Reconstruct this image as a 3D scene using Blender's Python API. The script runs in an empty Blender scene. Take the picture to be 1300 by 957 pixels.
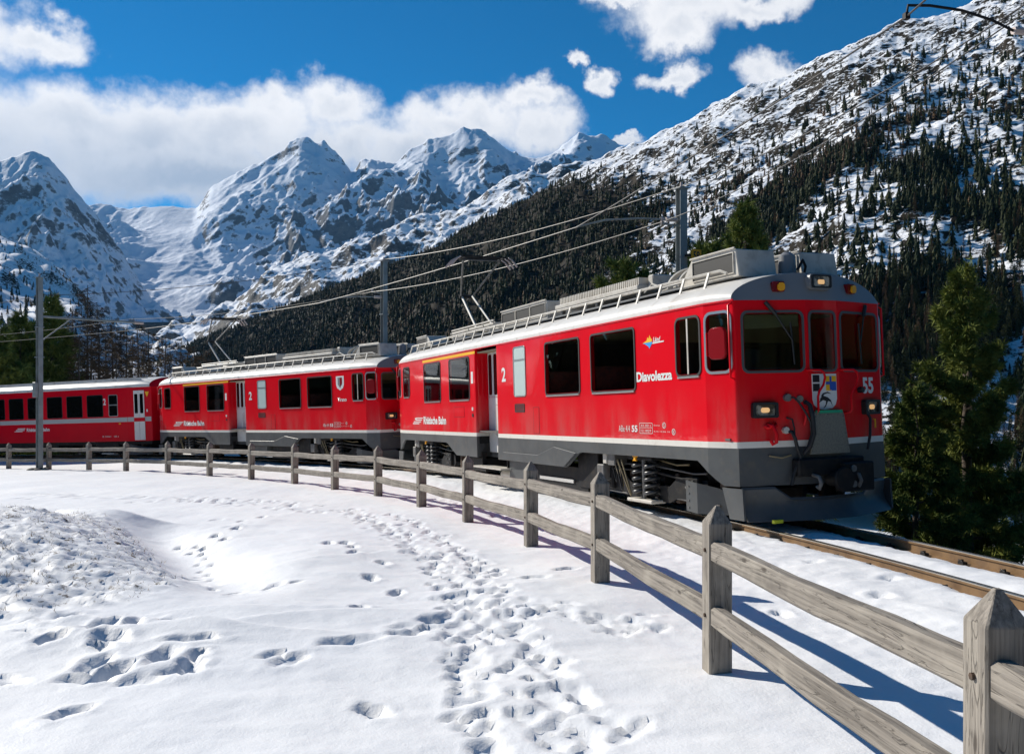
import bpy, bmesh, math, random
import numpy as np
from mathutils import Vector, Matrix
rnd = random.Random(7)
npr = np.random.RandomState(11)
scene = bpy.context.scene
COL = scene.collection

# ------------------------------------------------------------------ camera, sky, sun, exposure
F_PX, CX, HZ = 1160.0, 650.0, 479.8
cam_d = bpy.data.cameras.new('camera'); cam = bpy.data.objects.new('camera', cam_d); COL.objects.link(cam)
cam.location = (0, 0, 0); cam.rotation_euler = (math.radians(90), 0, 0)
cam_d.sensor_width = 36.0; cam_d.lens = 36.0 * F_PX / 1300.0
cam_d.shift_y = (HZ - 478.5) / 1300.0
cam_d.clip_start = 0.1; cam_d.clip_end = 40000
scene.camera = cam
SUN_EL = math.radians(31.0); SUN_AZ = math.atan2(-.82, .572)      # clockwise from +Y
SUN_V = Vector((math.sin(SUN_AZ) * math.cos(SUN_EL), math.cos(SUN_AZ) * math.cos(SUN_EL), math.sin(SUN_EL)))
sun_d = bpy.data.lights.new('sun', 'SUN'); sun = bpy.data.objects.new('sun', sun_d); COL.objects.link(sun)
sun_d.energy = 5.0; sun_d.angle = math.radians(.5); sun_d.color = (1.0, .945, .85)
sun.rotation_euler = SUN_V.to_track_quat('Z', 'Y').to_euler(); sun.location = (-30, 20, 40)
scene.view_settings.view_transform = 'Standard'; scene.view_settings.look = 'None'
scene.view_settings.exposure = 0.25; scene.view_settings.gamma = 1.0
scene.render.engine = 'CYCLES'
scene.cycles.use_denoising = True
scene.cycles.max_bounces = 6; scene.cycles.diffuse_bounces = 3; scene.cycles.glossy_bounces = 3
scene.cycles.volume_bounces = 0; scene.cycles.caustics_reflective = False; scene.cycles.caustics_refractive = False

world = bpy.data.worlds.new('World'); scene.world = world; world.use_nodes = True
class NT:
    """small helper for node trees"""
    def __init__(s, tree): s.t = tree; s.n = tree.nodes; s.l = tree.links
    def new(s, typ, **kw):
        nd = s.n.new(typ)
        for k, v in kw.items(): setattr(nd, k, v)
        return nd
    def put(s, sock, v):
        if hasattr(v, 'is_output'): s.l.new(v, sock)
        elif v is not None: sock.default_value = v
    def m(s, op, a, b=None, c=None, clamp=False):
        nd = s.new('ShaderNodeMath', operation=op); nd.use_clamp = clamp
        s.put(nd.inputs[0], a)
        if b is not None: s.put(nd.inputs[1], b)
        if c is not None: s.put(nd.inputs[2], c)
        return nd.outputs[0]
    def mix(s, f, a, b, typ='MIX'):
        nd = s.new('ShaderNodeMix', data_type='RGBA', blend_type=typ)
        s.put(nd.inputs[0], f); s.put(nd.inputs[6], a); s.put(nd.inputs[7], b)
        return nd.outputs[2]
    def noise(s, vec, scale, detail=4, rough=.55, dist=0.0, dim='3D'):
        nd = s.new('ShaderNodeTexNoise', noise_dimensions=dim)
        if vec is not None: s.put(nd.inputs['Vector'], vec)
        nd.inputs['Scale'].default_value = scale; nd.inputs['Detail'].default_value = detail
        nd.inputs['Roughness'].default_value = rough; nd.inputs['Distortion'].default_value = dist
        return nd.outputs['Fac']
    def mapping(s, vec, scale=(1,1,1), rot=(0,0,0), loc=(0,0,0)):
        nd = s.new('ShaderNodeMapping'); s.put(nd.inputs['Vector'], vec)
        nd.inputs['Scale'].default_value = scale; nd.inputs['Rotation'].default_value = rot; nd.inputs['Location'].default_value = loc
        return nd.outputs[0]
    def step(s, x, lo, hi):
        if lo > hi: return s.m('SUBTRACT', 1.0, s.step(x, hi, lo))
        nd = s.new('ShaderNodeMapRange', interpolation_type='SMOOTHSTEP'); s.put(nd.inputs[0], x)
        s.put(nd.inputs[1], lo); s.put(nd.inputs[2], hi); nd.inputs[3].default_value = 0; nd.inputs[4].default_value = 1
        return nd.outputs[0]

def build_world():
    t = NT(world.node_tree); t.n.clear()
    out = t.new('ShaderNodeOutputWorld'); bg = t.new('ShaderNodeBackground'); bg.inputs['Strength'].default_value = 0.062
    t.l.new(bg.outputs[0], out.inputs[0])
    sky = t.new('ShaderNodeTexSky', sky_type='NISHITA'); sky.sun_disc = False
    sky.sun_elevation = SUN_EL; sky.sun_rotation = SUN_AZ % (2 * math.pi)
    sky.altitude = 3000; sky.air_density = 1.0; sky.dust_density = 0.15; sky.ozone_density = 4.0
    hs = t.new('ShaderNodeHueSaturation'); hs.inputs['Saturation'].default_value = 1.95; hs.inputs['Value'].default_value = 1.34; hs.inputs['Hue'].default_value = .493
    t.l.new(sky.outputs[0], hs.inputs['Color'])
    d = t.new('ShaderNodeTexCoord').outputs['Generated']
    sx = t.new('ShaderNodeSeparateXYZ'); t.l.new(d, sx.inputs[0])
    az = t.m('ARCTAN2', sx.outputs[0], sx.outputs[1]); el = t.m('ARCSINE', sx.outputs[2])
    def dirn(px, py):
        a = math.atan((px - CX) / F_PX); return a, math.atan((HZ - py) / F_PX * math.cos(a))
    blobs = [(-60,160,180,72),(90,158,150,52),(200,172,120,46),(310,165,110,44),(345,140,62,38),(425,133,62,36),(440,185,90,50),(250,225,260,50),
             (520,200,80,50),(565,165,62,40),(615,142,66,38),(675,125,48,22),(690,165,60,40),(-30,30,90,46),(60,44,58,28),
             (870,8,110,36),(870,42,52,26),(965,2,80,22),(785,2,46,15),(740,76,17,12),(765,103,26,16),(852,96,36,17),(985,92,38,26),(800,182,22,9),
             # the same kind of fair-weather cloud goes on beyond the frame
             (-420,120,190,70),(-700,60,240,90),(-1300,150,300,90),(1560,-60,170,60),(1900,60,200,70),(400,-330,230,70),(1100,-480,200,60),(-300,-420,190,60)]
    cw = t.new('ShaderNodeCombineXYZ'); t.put(cw.inputs[0], az); t.put(cw.inputs[1], el); w0 = cw.outputs[0]; w1 = t.mapping(w0, loc=(7.3, 3.1, 0))
    wa = t.m('ADD', t.m('MULTIPLY_ADD', t.noise(w0, 13, 5, .6), .10, -.05), t.m('MULTIPLY_ADD', t.noise(w0, 48, 4, .6), .022, -.011))
    wb = t.m('ADD', t.m('MULTIPLY_ADD', t.noise(w1, 13, 5, .6), .085, -.0425), t.m('MULTIPLY_ADD', t.noise(w1, 48, 4, .6), .020, -.010))
    az0, el0 = az, el; az = t.m('ADD', az, wa); el = t.m('ADD', el, wb)
    best = None
    for px, py, rx, ry in blobs:
        a0, e0 = dirn(px, py); rx /= F_PX; ry /= F_PX
        du = t.m('MULTIPLY_ADD', az, 1 / rx, -a0 / rx); dv = t.m('MULTIPLY_ADD', el, 1 / ry, -e0 / ry)
        q = t.m('SUBTRACT', 1.0, t.m('SQRT', t.m('MULTIPLY_ADD', du, du, t.m('MULTIPLY', dv, dv))))
        best = q if best is None else t.m('SMOOTH_MAX', best, q, .25)
    cv = t.new('ShaderNodeCombineXYZ'); t.put(cv.inputs[0], az0); t.put(cv.inputs[1], el0)
    v0 = cv.outputs[0]; v1 = t.mapping(v0, loc=(-.012, .014, 0))
    n0 = t.noise(v0, 7.0, 5, .52, .2); n1 = t.noise(v1, 7.0, 5, .52, .2)
    f0 = t.noise(v0, 30.0, 6, .6, .2)
    dens = t.m('ADD', best, t.m('ADD', t.m('MULTIPLY_ADD', n0, .9, -.47), t.m('MULTIPLY_ADD', f0, .5, -.25)))
    cov = t.step(dens, -.16, .58)
    relief = t.m('MULTIPLY', t.m('SUBTRACT', n0, n1), 2.2)
    under = t.step(t.m('SUBTRACT', dens, relief), .30, 1.2)
    low = t.step(el0, .20, .285); low = t.m('SUBTRACT', 1.0, low)      # thick cloud bases stay grey
    shade = t.m('ADD', t.m('MULTIPLY', under, .35), t.m('MULTIPLY', low, .55), clamp=True)
    colr = t.mix(shade, (13.6, 13.6, 13.8, 1), (4.6, 5.8, 7.6, 1))
    t.l.new(t.mix(t.m('MULTIPLY', cov, .97), hs.outputs[0], colr), bg.inputs['Color'])
build_world()

# ------------------------------------------------------------------ numpy noise
_perm = np.random.RandomState(5).permutation(256); _perm = np.concatenate([_perm, _perm, _perm])
_ga = np.random.RandomState(6).rand(256) * 2 * np.pi; _gx, _gy = np.cos(_ga), np.sin(_ga)
def perlin(x, y):
    xi = np.floor(x).astype(int); yi = np.floor(y).astype(int); xf = x - xi; yf = y - yi
    u = xf * xf * xf * (xf * (xf * 6 - 15) + 10); v = yf * yf * yf * (yf * (yf * 6 - 15) + 10)
    def g(i, j):
        h = _perm[(_perm[(xi + i) & 255] + ((yi + j) & 255)) & 511]
        return _gx[h] * (xf - i) + _gy[h] * (yf - j)
    a = g(0, 0); b = g(1, 0); c = g(0, 1); d = g(1, 1)
    return ((a + u * (b - a)) + v * ((c + u * (d - c)) - (a + u * (b - a)))) * 1.5
def fbm(x, y, o=5, gain=.5, lac=2.03):
    s = 0; a = 1.0; n = 0
    for i in range(o):
        s = s + a * perlin(x + 17.3 * i, y - 9.1 * i); n += a; a *= gain; x = x * lac; y = y * lac
    return s / n
def ridged(x, y, o=6, gain=.52, lac=2.07):
    s = 0; a = 1.0; n = 0; w = 1.0
    for i in range(o):
        r = 1 - np.abs(perlin(x + 31.7 * i, y + 12.9 * i)) * 1.35; r = np.clip(r, 0, 1) ** 2 * w
        s = s + a * r; n += a; w = np.clip(r * 1.6, 0, 1); a *= gain; x = x * lac; y = y * lac
    return s / n
def sstep(x, a, b):
    t = np.clip((x - a) / (b - a), 0, 1); return t * t * (3 - 2 * t)

# ------------------------------------------------------------------ materials
MATS = {}
def pbr(name, col, rough=.5, metal=0.0, vary=None, bump=None, spec=None, coat=0.0, coords='Object', stretch=(1,1,1), emit=None, dirt=None, dust=None):
    m = bpy.data.materials.new(name); m.use_nodes = True; t = NT(m.node_tree)
    b = t.n['Principled BSDF']; b.inputs['Roughness'].default_value = rough; b.inputs['Metallic'].default_value = metal
    if spec is not None: b.inputs['Specular IOR Level'].default_value = spec
    if coat: b.inputs['Coat Weight'].default_value = coat; b.inputs['Coat Roughness'].default_value = .05
    c = (*col, 1); src = None
    vec = t.mapping(t.new('ShaderNodeTexCoord').outputs[coords], scale=stretch)
    if vary:
        sc, col2, lo, hi = vary
        src = t.mix(t.step(t.noise(vec, sc, 6, .6), lo, hi), c, (*col2, 1))
    if dirt:
        sc, col3, lo, hi, amt = dirt
        src = t.mix(t.m('MULTIPLY', t.step(t.noise(vec, sc, 8, .65, .4), lo, hi), amt), src if src is not None else c, (*col3, 1))
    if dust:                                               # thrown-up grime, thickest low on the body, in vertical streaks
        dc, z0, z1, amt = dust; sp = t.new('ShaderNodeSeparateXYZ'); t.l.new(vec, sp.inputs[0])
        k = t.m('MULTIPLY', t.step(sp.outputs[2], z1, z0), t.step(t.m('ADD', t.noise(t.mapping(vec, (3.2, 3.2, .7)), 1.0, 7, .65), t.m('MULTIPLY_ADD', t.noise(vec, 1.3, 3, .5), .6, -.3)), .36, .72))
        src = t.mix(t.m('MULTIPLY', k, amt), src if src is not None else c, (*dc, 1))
    t.put(b.inputs['Base Color'], src if src is not None else c)
    if bump:
        bs, st, dist = bump
        bn = t.new('ShaderNodeBump'); bn.inputs['Strength'].default_value = st; bn.inputs['Distance'].default_value = dist
        t.put(bn.inputs['Height'], t.noise(vec, bs, 5, .6)); t.l.new(bn.outputs[0], b.inputs['Normal']); t.l.new(bn.outputs[0], b.inputs['Coat Normal'])
    if emit: b.inputs['Emission Color'].default_value = (*emit[0], 1); b.inputs['Emission Strength'].default_value = emit[1]
    MATS[name] = m; return m
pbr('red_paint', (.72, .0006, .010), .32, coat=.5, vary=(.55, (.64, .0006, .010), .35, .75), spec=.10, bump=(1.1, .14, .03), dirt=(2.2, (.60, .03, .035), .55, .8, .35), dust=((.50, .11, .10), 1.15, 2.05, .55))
pbr('red_door', (.24, .002, .006), .3, spec=.2)
pbr('red_rail', (.66, .004, .010), .3, spec=.2)
pbr('white_stripe', (.72, .69, .62), .4, dirt=(6, (.45, .38, .30), .5, .8, .5))
pbr('grey_paint', (.088, .094, .095), .42, spec=.3, vary=(1.5, (.064, .068, .070), .35, .7), bump=(2.0, .12, .03), dirt=(7, (.13, .115, .09), .5, .75, .45))
pbr('dark_metal', (.012, .012, .013), .6, spec=.2, vary=(6, (.028, .024, .02), .45, .7), bump=(30, .2, .01))
pbr('mid_metal', (.14, .14, .135), .5, vary=(8, (.09, .08, .07), .4, .7))
pbr('black_rubber', (.012, .012, .012), .55)
pbr('roof_silver', (.66, .64, .60), .42, vary=(1.2, (.56, .535, .49), .4, .7), dirt=(4, (.33, .27, .20), .50, .75, .6), stretch=(1, .35, .35), bump=(1.5, .06, .02))
pbr('roof_grey', (.20, .205, .21), .42, dirt=(4, (.19, .175, .16), .5, .8, .5))
pbr('equip_cream', (.55, .515, .45), .5, dirt=(5, (.25, .21, .16), .45, .75, .6))
pbr('louvre_dark', (.022, .020, .016), .6)
pbr('silver_trim', (.62, .62, .60), .28, metal=.85)
pbr('window_glass', (.004, .005, .005), .025, spec=.28, bump=(.9, .05, .02))
def clear_glass():
    m = bpy.data.materials.new('clear_glass'); m.use_nodes = True; t = NT(m.node_tree); t.n.clear(); out = t.new('ShaderNodeOutputMaterial'); mx = t.new('ShaderNodeMixShader'); fr = t.new('ShaderNodeFresnel'); bf = t.new('ShaderNodeNewGeometry').outputs['Backfacing']; t.put(fr.inputs[0], t.m('MULTIPLY_ADD', bf, 1 / 1.3 - 1.3, 1.3))
    tr = t.new('ShaderNodeBsdfTransparent'); tr.inputs[0].default_value = (.74, .77, .75, 1); gl = t.new('ShaderNodeBsdfGlossy'); gl.inputs['Roughness'].default_value = .015
    t.l.new(fr.outputs[0], mx.inputs[0]); t.l.new(tr.outputs[0], mx.inputs[1]); t.l.new(gl.outputs[0], mx.inputs[2]); t.l.new(mx.outputs[0], out.inputs[0]); MATS['clear_glass'] = m
clear_glass()
pbr('cabin_dark', (.10, .095, .085), .7); pbr('cabin_beige', (.32, .29, .17), .6); pbr('seat_fabric', (.24, .07, .06), .85, vary=(12, (.16, .06, .06), .4, .6)); pbr('desk_grey', (.07, .072, .075), .5)
pbr('milk_glass', (.50, .60, .57), .25)
pbr('visor', (.18, .165, .07), .3)
pbr('door_silver', (.66, .65, .62), .4, dirt=(8, (.35, .3, .25), .5, .8, .4))
pbr('yellow_paint', (.85, .46, .01), .4)
pbr('sign_yellow', (.80, .36, .005), .45)
pbr('blue_paint', (.02, .09, .42), .4)
pbr('sky_blue_paint', (.03, .33, .72), .4)
pbr('black_paint', (.012, .012, .014), .45)
pbr('white_letter', (.72, .73, .70), .4)
pbr('pale_letter', (.62, .60, .56), .45)
pbr('lamp_lens', (.35, .33, .28), .12, spec=.8, vary=(9, (.06, .05, .04), .4, .6))
pbr('lamp_glow', (.8, .55, .3), .2, emit=((1.0, .55, .2), .45))
pbr('red_lens', (.16, .004, .006), .15)
pbr('plate_grey', (.15, .147, .122), .55, vary=(40, (.19, .185, .15), .4, .6), bump=(70, .3, .004))
pbr('green_strip', (.02, .30, .16), .5)
pbr('rail_steel', (.20, .115, .048), .5, metal=.2, vary=(5, (.13, .072, .032), .35, .7), bump=(40, .2, .004))
pbr('rail_head', (.42, .38, .32), .22, metal=.85)
pbr('sleeper_wood', (.075, .06, .048), .85)
pbr('mast_grey', (.25, .28, .28), .5, vary=(3, (.18, .20, .20), .35, .7), dirt=(5, (.20, .17, .13), .55, .8, .5))
pbr('wire', (.06, .056, .052), .5, metal=.2)
pbr('insulator', (.50, .40, .36), .3)
pbr('bark', (.10, .075, .055), .9, vary=(8, (.055, .04, .03), .4, .7), bump=(14, .5, .03))
pbr('stone', (.20, .18, .15), .9, vary=(6, (.12, .11, .10), .4, .7), bump=(10, .5, .03))

def foliage(name, c1, c2, sc, rough=.65, trans=.0):
    m = bpy.data.materials.new(name); m.use_nodes = True; t = NT(m.node_tree); b = t.n['Principled BSDF']
    g = t.new('ShaderNodeNewGeometry').outputs['Position']; oi = t.new('ShaderNodeObjectInfo').outputs['Random']
    f = t.m('ADD', t.step(t.noise(g, sc, 3, .6), .35, .68), t.m('MULTIPLY_ADD', oi, .5, -.25), clamp=True)
    t.put(b.inputs['Base Color'], t.mix(f, (*c1, 1), (*c2, 1))); b.inputs['Roughness'].default_value = rough
    b.inputs['Specular IOR Level'].default_value = .06
    MATS[name] = m
foliage('pine_needles', (.066, .098, .024), (.23, .25, .058), 2.2)
foliage('hill_needles', (.015, .023, .010), (.048, .052, .020), .06)
foliage('larch_twigs', (.065, .040, .023), (.13, .080, .044), .06)
foliage('dry_grass', (.20, .13, .06), (.32, .23, .12), 3.0)

def wood_mat():
    m = bpy.data.materials.new('weathered_wood'); m.use_nodes = True; t = NT(m.node_tree); b = t.n['Principled BSDF']
    tc = t.new('ShaderNodeTexCoord').outputs['Object']; r = t.new('ShaderNodeObjectInfo').outputs['Random']
    off = t.new('ShaderNodeVectorMath', operation='ADD'); t.put(off.inputs[0], tc)
    cb = t.new('ShaderNodeCombineXYZ')
    for i in range(3): t.put(cb.inputs[i], t.m('MULTIPLY', r, 37.0 + 11 * i))
    t.put(off.inputs[1], cb.outputs[0]); v = off.outputs[0]
    grain = t.noise(t.mapping(v, (1.2, 48, 48)), 1.0, 7, .62, .15)
    crack = t.noise(t.mapping(v, (1.1, 15, 15)), 1.0, 4, .5, .9)
    blot = t.noise(v, 3.2, 4, .55)
    knot = t.new('ShaderNodeTexVoronoi'); t.put(knot.inputs['Vector'], t.mapping(v, (2.2, 7, 7))); knot.inputs['Scale'].default_value = 1.0
    c = t.mix(t.step(grain, .3, .7), (.150, .132, .112, 1), (.315, .280, .238, 1))
    c = t.mix(t.m('MULTIPLY', t.step(blot, .45, .75), .55), c, (.40, .36, .30, 1))
    ck = t.step(t.m('ABSOLUTE', t.m('SUBTRACT', crack, .5)), .012, .0)
    c = t.mix(t.m('MULTIPLY', ck, .5), c, (.03, .025, .02, 1))
    kf = t.step(knot.outputs['Distance'], .13, .05)
    c = t.mix(t.m('MULTIPLY', kf, .75), c, (.035, .026, .02, 1))
    t.put(b.inputs['Base Color'], c); b.inputs['Roughness'].default_value = .82; b.inputs['Specular IOR Level'].default_value = .25
    bn = t.new('ShaderNodeBump'); bn.inputs['Strength'].default_value = .55; bn.inputs['Distance'].default_value = .012
    t.put(bn.inputs['Height'], t.m('SUBTRACT', t.m('SUBTRACT', grain, t.m('MULTIPLY', ck, .8)), t.m('MULTIPLY', kf, .5)))
    t.l.new(bn.outputs[0], b.inputs['Normal']); MATS['weathered_wood'] = m
wood_mat()

def snow_mat():
    m = bpy.data.materials.new('snow'); m.use_nodes = True; t = NT(m.node_tree); b = t.n['Principled BSDF']
    g = t.new('ShaderNodeNewGeometry').outputs['Position']
    tint = t.mix(t.step(t.noise(g, .35, 4, .6), .35, .7), (.80, .81, .83, 1), (.86, .86, .86, 1))
    at = t.new('ShaderNodeAttribute'); at.attribute_name = 'earth'
    n = t.noise(g, 9.0, 6, .7); fac = t.step(t.m('ADD', at.outputs['Fac'], t.m('MULTIPLY_ADD', n, 1.5, -.75)), .52, .72)
    soil = t.mix(t.noise(g, 14, 4, .6), (.05, .04, .03, 1), (.15, .115, .08, 1))
    t.put(b.inputs['Base Color'], t.mix(fac, tint, soil)); b.inputs['Roughness'].default_value = .55
    b.inputs['Specular IOR Level'].default_value = .25
    bn = t.new('ShaderNodeBump'); bn.inputs['Strength'].default_value = .35; bn.inputs['Distance'].default_value = .03
    t.put(bn.inputs['Height'], t.m('ADD', t.noise(g, 6, 5, .6), t.m('MULTIPLY', t.noise(g, 60, 3, .6), .22)))
    t.l.new(bn.outputs[0], b.inputs['Normal']); MATS['snow'] = m
snow_mat()

def alpine_mat(name, snow, rock1, rock2, sc, slope_lo, slope_hi, cover, stretch=(1, 1, 1), bumpd=4.0, soft=.10, fine=6.5, wts=(.42, .62, .52), veg=0.0):
    """snow lying on the flatter ground, rock and scrub showing where it is steep or broken"""
    m = bpy.data.materials.new(name); m.use_nodes = True; t = NT(m.node_tree); b = t.n['Principled BSDF']
    geo = t.new('ShaderNodeNewGeometry'); g = t.mapping(geo.outputs['Position'], scale=stretch)
    nz = t.new('ShaderNodeSeparateXYZ'); t.l.new(geo.outputs['Normal'], nz.inputs[0])
    steep = t.m('SUBTRACT', 1.0, t.step(nz.outputs[2], slope_lo, slope_hi))
    n1 = t.noise(g, sc, 8, .66, .35); n2 = t.noise(g, sc * fine, 6, .68, .2)
    x = t.m('ADD', t.m('ADD', t.m('MULTIPLY', steep, wts[0]), t.m('MULTIPLY', n1, wts[1])), t.m('MULTIPLY', n2, wts[2]))
    if veg:
        at = t.new('ShaderNodeAttribute'); at.attribute_name = 'veg'; x = t.m('ADD', x, t.m('MULTIPLY', at.outputs['Fac'], veg))
    fac = t.step(x, cover - soft, cover + soft)
    rock = t.mix(t.step(t.noise(g, sc * 3, 6, .6), .35, .65), (*rock1, 1), (*rock2, 1))
    t.put(b.inputs['Base Color'], t.mix(fac, (*snow, 1), rock)); b.inputs['Roughness'].default_value = .7
    b.inputs['Specular IOR Level'].default_value = .05
    bn = t.new('ShaderNodeBump'); bn.inputs['Strength'].default_value = .6; bn.inputs['Distance'].default_value = bumpd
    t.put(bn.inputs['Height'], t.m('ADD', n1, t.m('MULTIPLY', n2, .5))); t.l.new(bn.outputs[0], b.inputs['Normal'])
    MATS[name] = m
alpine_mat('hill_snow', (.82, .83, .86), (.014, .012, .008), (.036, .028, .018), .03, .55, .90, .885, stretch=(1, 1, 1.9), bumpd=1.2, soft=.05, fine=9.0, wts=(.26, .42, 1.0), veg=.24)
alpine_mat('far_rock_snow', (.70, .735, .80), (.040, .042, .047), (.10, .098, .095), .0045, .38, .80, .90, stretch=(1, 1, 1.7), bumpd=18, soft=.07, wts=(.46, .55, .66))  # snow colour dimmed and blued to stand in for cloud shadow
alpine_mat('left_rock_snow', (.70, .735, .80), (.05, .053, .06), (.11, .108, .105), .0060, .30, .78, .94, stretch=(1, 1, 1.7), bumpd=14, soft=.09, wts=(.46, .55, .66))  # same dim bluish snow, cloud shadow put into its colour
alpine_mat('mid_rock_snow', (.84, .85, .88), (.04, .038, .035), (.10, .088, .075), .011, .55, .90, .87, stretch=(1, 1, 1.8), bumpd=5, soft=.06, fine=7, wts=(.34, .50, .80))

# ------------------------------------------------------------------ mesh helpers
class Fr:
    def __init__(s, o, ua, ub):
        s.o = Vector(o); s.ua = Vector(ua).normalized(); s.ub = Vector(ub).normalized(); s.n = s.ua.cross(s.ub)
    def p(s, a, b, c=0.0): return s.o + s.ua * a + s.ub * b + s.n * c
WORLD = Fr((0, 0, 0), (1, 0, 0), (0, 1, 0))
def rr(a0, b0, a1, b1, r, n=4):
    pts = []
    for cx, cy, st in ((a1 - r, b0 + r, -90), (a1 - r, b1 - r, 0), (a0 + r, b1 - r, 90), (a0 + r, b0 + r, 180)):
        for i in range(n + 1):
            t = math.radians(st + 90 * i / n); pts.append((cx + r * math.cos(t), cy + r * math.sin(t)))
    return pts
class MB:
    def __init__(s): s.v = []; s.f = []
    def add(s, pts): 
        i = len(s.v); s.v += [tuple(p) for p in pts]; return i
    def prism(s, fr, poly, c0, c1, caps=(True, True)):
        n = len(poly); i = s.add([fr.p(a, b, c0) for a, b in poly]); j = s.add([fr.p(a, b, c1) for a, b in poly])
        for k in range(n): s.f.append((i + k, i + (k + 1) % n, j + (k + 1) % n, j + k))
        if caps[0]: s.f.append(tuple(range(i + n - 1, i - 1, -1)))
        if caps[1]: s.f.append(tuple(range(j, j + n)))
        return s
    def ring(s, fr, outer, inner, c0, c1):
        n = len(outer); A = [s.add([fr.p(a, b, c) for a, b in P]) for P, c in ((outer, c0), (outer, c1), (inner, c1), (inner, c0))]
        for q in range(3):
            for k in range(n): s.f.append((A[q] + k, A[q] + (k + 1) % n, A[q + 1] + (k + 1) % n, A[q + 1] + k))
        return s
    def box(s, fr, a0, a1, b0, b1, c0, c1): return s.prism(fr, [(a0, b0), (a1, b0), (a1, b1), (a0, b1)], c0, c1)
    def tube(s, path, r, n=6, caps=True, radii=None):
        P = [Vector(p) for p in path]; rings = []; up = None
        for k, p in enumerate(P):
            t = (P[min(k + 1, len(P) - 1)] - P[max(k - 1, 0)]).normalized()
            if up is None: up = t.orthogonal().normalized()
            up = (up - t * up.dot(t)); up = up.normalized() if up.length > 1e-6 else t.orthogonal().normalized()
            w = t.cross(up); q = radii[k] if radii else r
            rings.append(s.add([p + (up * math.cos(2 * math.pi * i / n) + w * math.sin(2 * math.pi * i / n)) * q for i in range(n)]))
        for a, b in zip(rings, rings[1:]):
            for i in range(n): s.f.append((a + i, a + (i + 1) % n, b + (i + 1) % n, b + i))
        if caps: s.f.append(tuple(range(rings[0] + n - 1, rings[0] - 1, -1))); s.f.append(tuple(range(rings[-1], rings[-1] + n)))
        return s
    def cyl(s, p0, p1, r, n=12, r1=None): return s.tube([p0, p1], r, n, True, [r, r if r1 is None else r1])
    def sweep(s, secs, closed=True):
        """secs: list of lists of points, joined section to section"""
        n = len(secs[0]); I = [s.add(q) for q in secs]
        for a, b in zip(I, I[1:]):
            for i in range(n if closed else n - 1): s.f.append((a + i, a + (i + 1) % n, b + (i + 1) % n, b + i))
        if closed: s.f.append(tuple(range(I[0] + n - 1, I[0] - 1, -1))); s.f.append(tuple(range(I[-1], I[-1] + n)))
        return s
    def build(s, name, mat, parent=None, smooth=None, bevel=0.0, recalc=True):
        me = bpy.data.meshes.new(name); me.from_pydata(s.v, [], s.f)
        if recalc or bevel:
            bm = bmesh.new(); bm.from_mesh(me); bmesh.ops.recalc_face_normals(bm, faces=bm.faces)
            if bevel: bmesh.ops.bevel(bm, geom=bm.edges[:], offset=bevel, segments=1, affect='EDGES', clamp_overlap=True)
            bm.to_mesh(me); bm.free()
        if smooth is not None:
            me.polygons.foreach_set('use_smooth', [True] * len(me.polygons)); me.set_sharp_from_angle(angle=math.radians(smooth))
        me.materials.append(MATS[mat]); o = bpy.data.objects.new(name, me); COL.objects.link(o)
        if parent is not None: o.parent = parent
        return o
def tag(o, label=None, cat=None, group=None, kind=None):
    if label: o['label'] = label
    if cat: o['category'] = cat
    if group: o['group'] = group
    if kind: o['kind'] = kind
    return o
def empty(name, loc=(0, 0, 0), mat=None):
    o = bpy.data.objects.new(name, None); COL.objects.link(o); o.empty_display_size = .3
    if mat is not None: o.matrix_world = mat
    else: o.location = loc
    return o
def np_mesh(name, V, Fq, mat, smooth=True, parent=None, attrs=None):
    me = bpy.data.meshes.new(name); V = np.asarray(V, np.float32); Fq = np.asarray(Fq, np.int32); k = Fq.shape[1]
    me.vertices.add(len(V)); me.vertices.foreach_set('co', V.ravel())
    me.loops.add(Fq.size); me.loops.foreach_set('vertex_index', Fq.ravel())
    me.polygons.add(len(Fq)); me.polygons.foreach_set('loop_start', np.arange(0, Fq.size, k, dtype=np.int32))
    me.polygons.foreach_set('loop_total', np.full(len(Fq), k, np.int32))
    me.polygons.foreach_set('use_smooth', np.full(len(Fq), smooth)); me.update(calc_edges=True)
    for an, av in (attrs or {}).items():
        a = me.attributes.new(an, 'FLOAT', 'POINT'); a.data.foreach_set('value', np.asarray(av, np.float32))
    me.materials.append(MATS[mat]); o = bpy.data.objects.new(name, me); COL.objects.link(o)
    if parent is not None: o.parent = parent
    return o
def grid_faces(ny, nx):
    i = np.arange(ny - 1)[:, None] * nx + np.arange(nx - 1)[None]; i = i.ravel()
    return np.stack([i, i + 1, i + nx + 1, i + nx], 1)

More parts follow.
